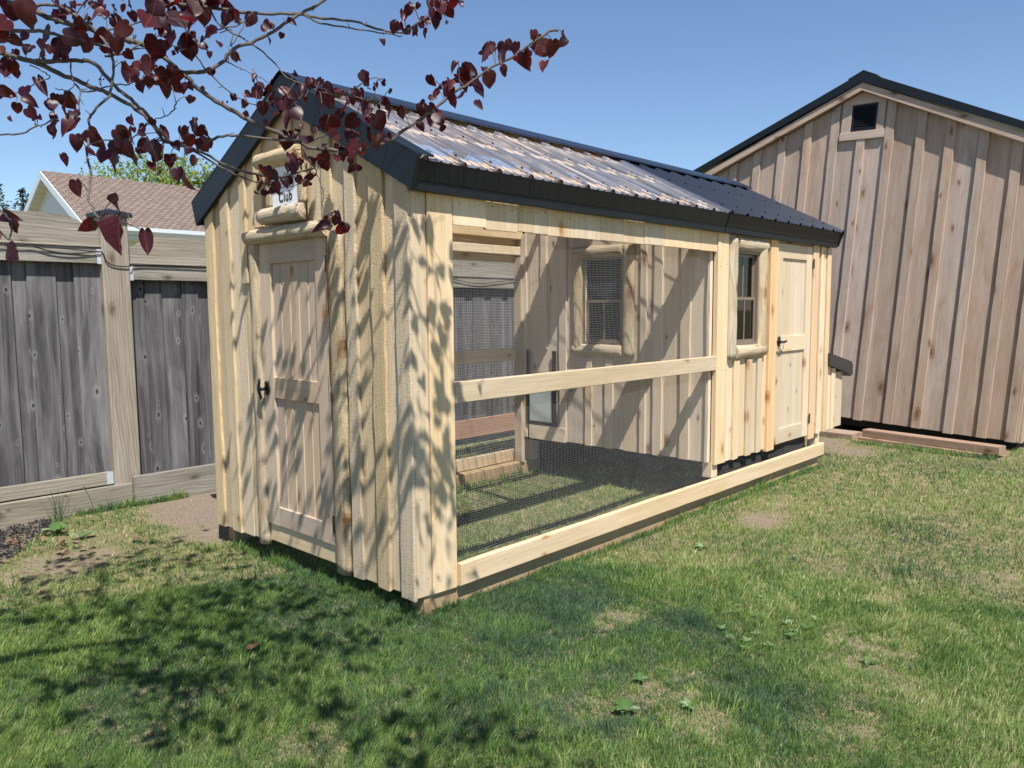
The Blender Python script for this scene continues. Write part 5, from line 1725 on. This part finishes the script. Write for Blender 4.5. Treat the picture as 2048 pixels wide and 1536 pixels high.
for i in range(1, len(nodes)):
    a_, b_ = nodes[nodes[i][1]][0], nodes[i][0]
    ra, rb_ = min(0.009, 0.0016 * math.sqrt(cnt[nodes[i][1]])), min(0.009, 0.0014 * math.sqrt(cnt[i]))
    mid = (a_ + b_) / 2 + Vector((r_.gauss(0, 0.02), r_.gauss(0, 0.02), 0.02))
    tw.add(tube_geom(spline([a_, mid, b_], 3), [ra + (rb_ - ra) * t / 6 for t in range(7)], 5))
tag(tw.obj('twigs', 'bark', redbud, TB), None, None, None, 'stuff')
LG = [leaf_geom(0.15 + 0.1 * k, 0.1 + 0.08 * k, 0.1, 40 + k) for k in range(5)]
Vs, Fs, Ts, o_ = [], [], [], 0
Fq, Ft = [], []
for p in tg:
    for k in range(r_.randint(3, 6)):
        c = p + Vector((r_.gauss(0, 0.11), r_.gauss(0, 0.11), r_.gauss(-0.02, 0.07)))
        if not hidden(c) or over_run(c):
            continue
        size = r_.uniform(0.040, 0.078)
        tip = Vector((r_.gauss(0, 0.6), r_.gauss(0, 0.6), -0.8)).normalized()
        nrm = Vector((r_.gauss(0, 0.7), r_.gauss(0, 0.7), r_.gauss(0.5, 0.5)))
        nrm = (nrm - tip * nrm.dot(tip)).normalized()
        xx = tip.cross(nrm)
        gv, gf = LG[r_.randrange(5)]
        t = r_.random()
        for v in gv:
            Vs.append(c + (xx * v[0] + tip * v[1] + nrm * v[2]) * size)
            Ts.append(t)
        for f in gf:
            f = [i + o_ for i in f]
            Ft.append(f[:3])
            if len(f) == 4:
                Ft.append([f[0], f[2], f[3]])
        o_ += len(gv)
for x, y, s in LV:
    for k in range(2):
        if r_.random() < (0.35 if x < 470 else 0.6):
            continue
        qx, qy = x + r_.gauss(0, 0.75) * s, y + r_.gauss(0.1, 0.6) * s
        if 552 < qx < 615 and 325 < qy < 420:
            continue
        best = min(SAMP, key=lambda q: (q[0] - qx) ** 2 + (q[1] - qy) ** 2)
        if math.hypot(best[0] - qx, best[1] - qy) > 60:
            continue
        d = best[2] + r_.uniform(-0.1, 0.1)
        size = s * r_.uniform(0.4, 0.85) * d / FPX
        c = at(qx, qy, d)
        tip = Vector((r_.gauss(0, 0.5), r_.gauss(0, 0.5), -0.8)).normalized()
        nrm = Vector((r_.gauss(-0.5, 0.6), r_.gauss(-0.5, 0.6), r_.gauss(0.3, 0.5)))
        nrm = (nrm - tip * nrm.dot(tip)).normalized()
        xx = tip.cross(nrm)
        gv, gf = LG[r_.randrange(5)]
        t = r_.random()
        for v in gv:
            Vs.append(c + (xx * v[0] + tip * v[1] + nrm * v[2]) * size)
            Ts.append(t)
        for f in gf:
            f = [i + o_ for i in f]
            Ft.append(f[:3])
            if len(f) == 4:
                Ft.append([f[0], f[2], f[3]])
        o_ += len(gv)
crown = big_mesh('crown', np.array([tuple(v) for v in Vs]), np.array(Ft), 'redbudA', np.array(Ts), redbud)
tag(crown, None, None, None, 'stuff')

# ------------------------------------------------------------------ lawn
# darker, blue-green clumps of a coarser grass
TUFTS = [(0.62, -0.42, 0.22), (2.42, -0.68, 0.20), (-0.42, -0.86, 0.26), (2.38, -1.55, 0.24), (0.42, -1.56, 0.22), (1.35, -0.45, 0.13), (1.28, -2.1, 0.2), (0.05, -0.55, 0.18), (1.85, -0.95, 0.14), (-0.25, -1.15, 0.2), (3.3, -1.3, 0.25), (0.95, -1.0, 0.12)]
def lawn(n_target, seed):
    r = np.random.RandomState(seed)
    n = n_target * 5
    # places picked evenly over the yard, thinned with distance
    cx, cy = CAM.x, CAM.y
    ang = math.radians(43.0) + (r.rand(n) - 0.5) * math.radians(92)
    # radius with density ~ 1/d
    d0, d1 = 1.2, 12.0
    u = r.rand(n)
    d = np.where(r.rand(n) < 0.72, np.sqrt(1.4 ** 2 + u * (4.6 ** 2 - 1.4 ** 2)), 4.6 + (d1 - 4.6) * u ** 1.25)
    x = cx + d * np.cos(ang)
    y = cy + d * np.sin(ang)
    b = bare_at(x, y)
    keep = (y < 3.50) & (r.rand(n) > b * 0.93)
    keep &= ~mulch_at(x, y)
    keep &= ~((x > 0.02) & (x < 5.08) & (y > 0.005) & (y < 0.115)) & ~((x > 0.02) & (x < 5.08) & (y > W - 0.11) & (y < W + 0.01))
    keep &= ~((x > 6.7) & (x < 7.1) & (y > -1.25) & (y < 0.3))
    keep &= (x < 7.35)
    thin = vnoise(x, y, 1.6, 31)
    keep &= r.rand(n) < (0.30 + 0.45 * thin + 0.65 * vnoise(x, y, 19.0, 44))
    x, y, d, b = x[keep][:n_target], y[keep][:n_target], d[keep][:n_target], b[keep][:n_target]
    # longer uncut grass along the timbers
    ne = 5200
    ex_ = np.concatenate([r.uniform(0.1, 5.05, ne), r.uniform(-0.03, 0.05, ne // 2), r.uniform(-0.45, 0.4, ne // 5), r.uniform(6.55, 6.72, ne // 4), r.uniform(0.3, 2.9, ne // 4)])
    ey_ = np.concatenate([r.normal(-0.012, 0.012, ne), r.uniform(0.0, 1.9, ne // 2), r.normal(3.45, 0.012, ne // 5), r.uniform(-1.2, 0.25, ne // 4), r.normal(W - 0.14, 0.015, ne // 4)])
    long_ = np.concatenate([np.zeros(len(x)), np.ones(len(ex_))])
    x, y = np.concatenate([x, ex_]), np.concatenate([y, ey_])
    d = np.hypot(x - cx, y - cy)
    b = np.concatenate([b, np.zeros(len(ex_))])
    n = len(x)
    # colour patches
    p1 = vnoise(x, y, 1.1, 41); p2 = vnoise(x, y, 3.1, 42); p3 = vnoise(x, y, 7.5, 43); p4 = vnoise(x, y, 19.0, 44); p5 = vnoise(x, y, 43.0, 45)
    dry = 0.36 * p1 + 0.26 * p2 + 0.18 * p3 + 0.12 * p4 + 0.08 * p5
    side = np.clip((x - y + 0.4) / 2.6, 0, 1)                           # greener and thicker towards the shade of the tree
    tint = -0.03 + 1.25 * (dry - 0.28) + 0.05 * side + 0.16 * (p4 - 0.5) + 0.14 * (p5 - 0.5) + b * 0.40 + r.normal(size=n) * 0.16
    tint += (r.rand(n) < 0.04 + 0.10 * side * np.clip(2.2 * p2 - 0.4, 0, 1)) * 0.42
    tuft = np.clip((p3 - 0.62) * 4, 0, 1) * np.clip((p1 - 0.35) * 3, 0, 1)
    wob = 0.5 + vnoise(x, y, 12.0, 61)
    for tx, ty, tr in TUFTS:
        tuft = np.maximum(tuft, np.clip((1.5 - wob * ((x - tx) ** 2 + (y - ty) ** 2) / tr ** 2) * 0.6, 0, 1))
    tuft *= np.clip(0.15 + 1.5 * vnoise(x, y, 17.0, 62), 0, 1)
    tint -= tuft * 0.17 * (0.4 + 1.2 * r.rand(n))
    tint = np.clip(tint, 0.0, 1.0)
    h = (0.018 + 0.030 * r.rand(n) ** 1.5) * (0.45 + 0.45 * p2 + 0.75 * p4 * p5 + 0.25 * p5) * (1 + 0.7 * tuft) * (1 - 0.45 * b) * (1 + 1.1 * long_ * vnoise(x, y, 9.0, 71))
    wd = (0.0010 + 0.0016 * r.rand(n) ** 2) * np.clip(d / 3.4, 1.0, 2.3)
    az = r.rand(n) * 6.283
    comb = vnoise(x, y, 2.2, 51) * 6.283 * 1.5
    lean = np.clip(np.abs(r.normal(size=n)) * 0.65 + 0.25, 0, 1.45)
    dx = np.cos(az) * 0.9 + np.cos(comb) * 0.25
    dy = np.sin(az) * 0.9 + np.sin(comb) * 0.25
    nn = np.hypot(dx, dy) + 1e-6
    dx, dy = dx / nn, dy / nn
    fx, fy = -np.sin(az + 0.8), np.cos(az + 0.8)
    z0 = ground_z(x, y) - 0.004
    P0 = np.stack([x, y, z0], 1)
    F_ = np.stack([fx, fy, np.zeros(n)], 1) * wd[:, None]
    s1, c1 = np.sin(lean * 0.5), np.cos(lean * 0.5)
    s2, c2 = np.sin(lean * 1.15), np.cos(lean * 1.15)
    D = np.stack([dx, dy, np.zeros(n)], 1)
    Z = np.array([0, 0, 1.0])
    P1 = P0 + (D * s1[:, None] + Z * c1[:, None]) * (h * 0.55)[:, None]
    P2 = P1 + (D * s2[:, None] + Z * c2[:, None]) * (h * 0.55)[:, None]
    V = np.stack([P0 - F_, P0 + F_, P1 - F_ * 0.8, P1 + F_ * 0.8, P2], 1).reshape(-1, 3)
    i = np.arange(n) * 5
    T = np.concatenate([np.stack([i, i + 1, i + 3], 1), np.stack([i, i + 3, i + 2], 1), np.stack([i + 2, i + 3, i + 4], 1)])
    o = big_mesh('lawn_grass', V, T, 'grass', np.repeat(tint, 5))
    return tag(o, 'sunny patchy green lawn grass around the coop', 'grass', None, 'stuff')
lawn(760000, 77)

# bark mulch in the corner bed
r = np.random.RandomState(9)
n = 5200
x = r.uniform(-2.6, -0.4, n); y = r.uniform(1.7, 3.5, n)
k = mulch_at(x, y)
x, y = x[k], y[k]
n = len(x)
az = r.rand(n) * 6.283
pt = r.normal(size=n) * 0.22
ln = 0.012 + 0.032 * r.rand(n)
wd = 0.0025 + 0.004 * r.rand(n)
c = np.stack([x, y, ground_z(x, y) + 0.006 + 0.022 * r.rand(n)], 1)
A = np.stack([np.cos(az) * np.cos(pt), np.sin(az) * np.cos(pt), np.sin(pt)], 1) * ln[:, None]
B = np.stack([-np.sin(az), np.cos(az), r.normal(size=n) * 0.4], 1) * wd[:, None]
C = np.stack([np.zeros(n), np.zeros(n), np.ones(n)], 1) * (0.003 + 0.003 * r.rand(n))[:, None]
V = np.stack([c - A - B, c + A - B * 0.6, c + A + B * 0.7, c - A + B, c - A * 0.9 + C, c + A * 0.9 + C], 1).reshape(-1, 3)
i = np.arange(n) * 6
T = np.concatenate([np.stack(q, 1) for q in [(i, i + 1, i + 5), (i, i + 5, i + 4), (i + 1, i + 2, i + 5), (i + 2, i + 3, i + 4), (i + 2, i + 4, i + 5), (i + 3, i, i + 4)]])
mulch = big_mesh('mulch', V, T, 'mulch', np.repeat(r.rand(n) ** 1.6, 6))
tag(mulch, 'black bark mulch in the corner bed by the fence', 'mulch', None, 'stuff')

# broad-leaved weeds in the lawn
def weed(name, x, y, nleaf, size, up, label, cat='weed'):
    z = float(ground_z(np.array([x]), np.array([y]))[0])
    t = thing(name, (x, y, z), label, cat)
    for k in range(nleaf):
        an = k * 2.4 + rnd.random()
        tilt = rnd.uniform(0.15, 0.6) + up
        L_ = size * rnd.uniform(0.7, 1.15)
        ax = Vector((math.cos(an), math.sin(an), 0))
        sd_ = Vector((-math.sin(an), math.cos(an), 0))
        vs_, fs_ = [], []
        n = 6
        for j in range(n + 1):
            s = j / n
            w = L_ * 0.24 * math.sin(math.pi * min(1, 0.12 + 0.86 * s)) * (1 + 0.35 * (j % 2) * (1 if s > 0.2 else 0))
            p = ax * (L_ * s * math.cos(tilt * (1 - 0.6 * s))) + Vector((0, 0, 0.012 + L_ * s * math.sin(tilt) * (1 - 0.45 * s)))
            vs_ += [Vector((x, y, z)) + p - sd_ * w + Vector((0, 0, w * 0.3)), Vector((x, y, z)) + p, Vector((x, y, z)) + p + sd_ * w + Vector((0, 0, w * 0.3))]
        for j in range(n):
            for q in (0, 1):
                fs_.append((j * 3 + q, j * 3 + q + 1, j * 3 + q + 4, j * 3 + q + 3))
        mesh_obj('leaf', vs_, fs_, 'weed', t, smooth=True)
    return t
weed('broadleaf_weed', -0.03, -1.27, 9, 0.060, 0.2, 'largest broad leaved weed, in the lawn near the bottom centre')
weed('broadleaf_weed', 0.16, -1.43, 6, 0.040, 0.2, 'yellowish small weed right of the largest weed on the lawn')
weed('broadleaf_weed', 0.21, -1.17, 6, 0.042, 0.3, 'pale weed just above the largest weed on the lawn')
weed('broadleaf_weed', 1.04, -1.80, 5, 0.045, 0.1, 'lone pale weed on the dry patch at the lower right')
weed('broadleaf_weed', 1.97, -0.47, 7, 0.055, 0.0, 'whitish green weed close to the base board of the coop')
weed('broadleaf_weed', -0.72, 3.02, 8, 0.12, 0.5, 'green leafy weed at the edge of the black mulch')
weed('broadleaf_weed', -0.62, 2.80, 6, 0.08, 0.3, 'low green weed on the lawn edge by the mulch')
for k in range(26):
    xx, yy_ = 1.25 + rnd.gauss(0, 0.38), -1.2 + rnd.gauss(0, 0.18)
    o = weed('clover_plant', xx, yy_, 6, 0.032, 0.45, 'small clover like plant in the green weedy patch on the right of the lawn', 'weed')
    o['group'] = 'clover plants in the weedy patch'
# rush tuft and plantain stalk in front of the fence
z = GZ
t = thing('grass_tuft', (-0.60, 3.38, z), 'tall wispy grass tuft against the fence kick board', 'grass tuft')
a = Acc()
for k in range(26):
    an = rnd.random() * 6.28
    ln_ = rnd.uniform(0.14, 0.30)
    le = rnd.uniform(0.05, 0.45)
    p0 = Vector((-0.60 + rnd.gauss(0, 0.02), 3.38 + rnd.gauss(0, 0.015), z))
    dr = Vector((math.cos(an) * le, math.sin(an) * le * 0.5, 1)).normalized()
    a.add(tube_geom([p0, p0 + dr * ln_ * 0.6, p0 + dr * ln_ + Vector((math.cos(an), 0, 0)) * 0.03 * le], [0.0018, 0.0014, 0.0004], 3))
M['rush'] = simple('rush_green', (0.06, 0.10, 0.04), 0.6, 0, 0.3, 20, 0, 0.3)
a.obj('blades', 'rush', t)
t = thing('plantain_stalk', (-0.36, 3.36, z), 'thin seed stalk standing in front of the fence', 'plant')
a = Acc()
a.add(tube_geom(spline([(-0.36, 3.36, z), (-0.375, 3.36, z + 0.12), (-0.41, 3.36, z + 0.22)], 4), [0.0025] * 9, 5))
a.obj('stem', 'rush', t)
a = Acc()
a.add(tube_geom([(-0.408, 3.36, z + 0.215), (-0.414, 3.36, z + 0.235), (-0.42, 3.36, z + 0.25)], [0.004, 0.009, 0.004], 7))
a.obj('seed_head', 'rush', t)

# fallen leaves
def dead_leaf(x, y, s, label, group=None):
    zz = float(ground_z(np.array([x]), np.array([y]))[0]) + 0.035
    gv, gf = leaf_geom(rnd.uniform(0.2, 0.7), rnd.uniform(-0.4, 0.4), 0.2, rnd.randrange(999))
    an = rnd.random() * 6.28
    vs_ = [(x + (v[0] * math.cos(an) - v[1] * math.sin(an)) * s, y + (v[0] * math.sin(an) + v[1] * math.cos(an)) * s, zz + v[2] * s + v[0] * 0.3 * s) for v in gv]
    o = mesh_obj('fallen_leaf', vs_, gf, 'deadleaf', None)
    return tag(o, label, 'leaf', group)
dead_leaf(-0.74, 0.26, 0.07, 'curled brown leaf on the shaded lawn before the gable door')
dead_leaf(-0.42, 2.42, 0.07, 'reddish dry leaf on the grass below the fence post')
for k in range(16):
    dead_leaf(-0.86 + rnd.gauss(0, 0.10), 2.72 + rnd.gauss(0, 0.22), rnd.uniform(0.025, 0.05), 'dry brown leaf among litter along the mulch edge', 'dry leaves along the mulch edge')
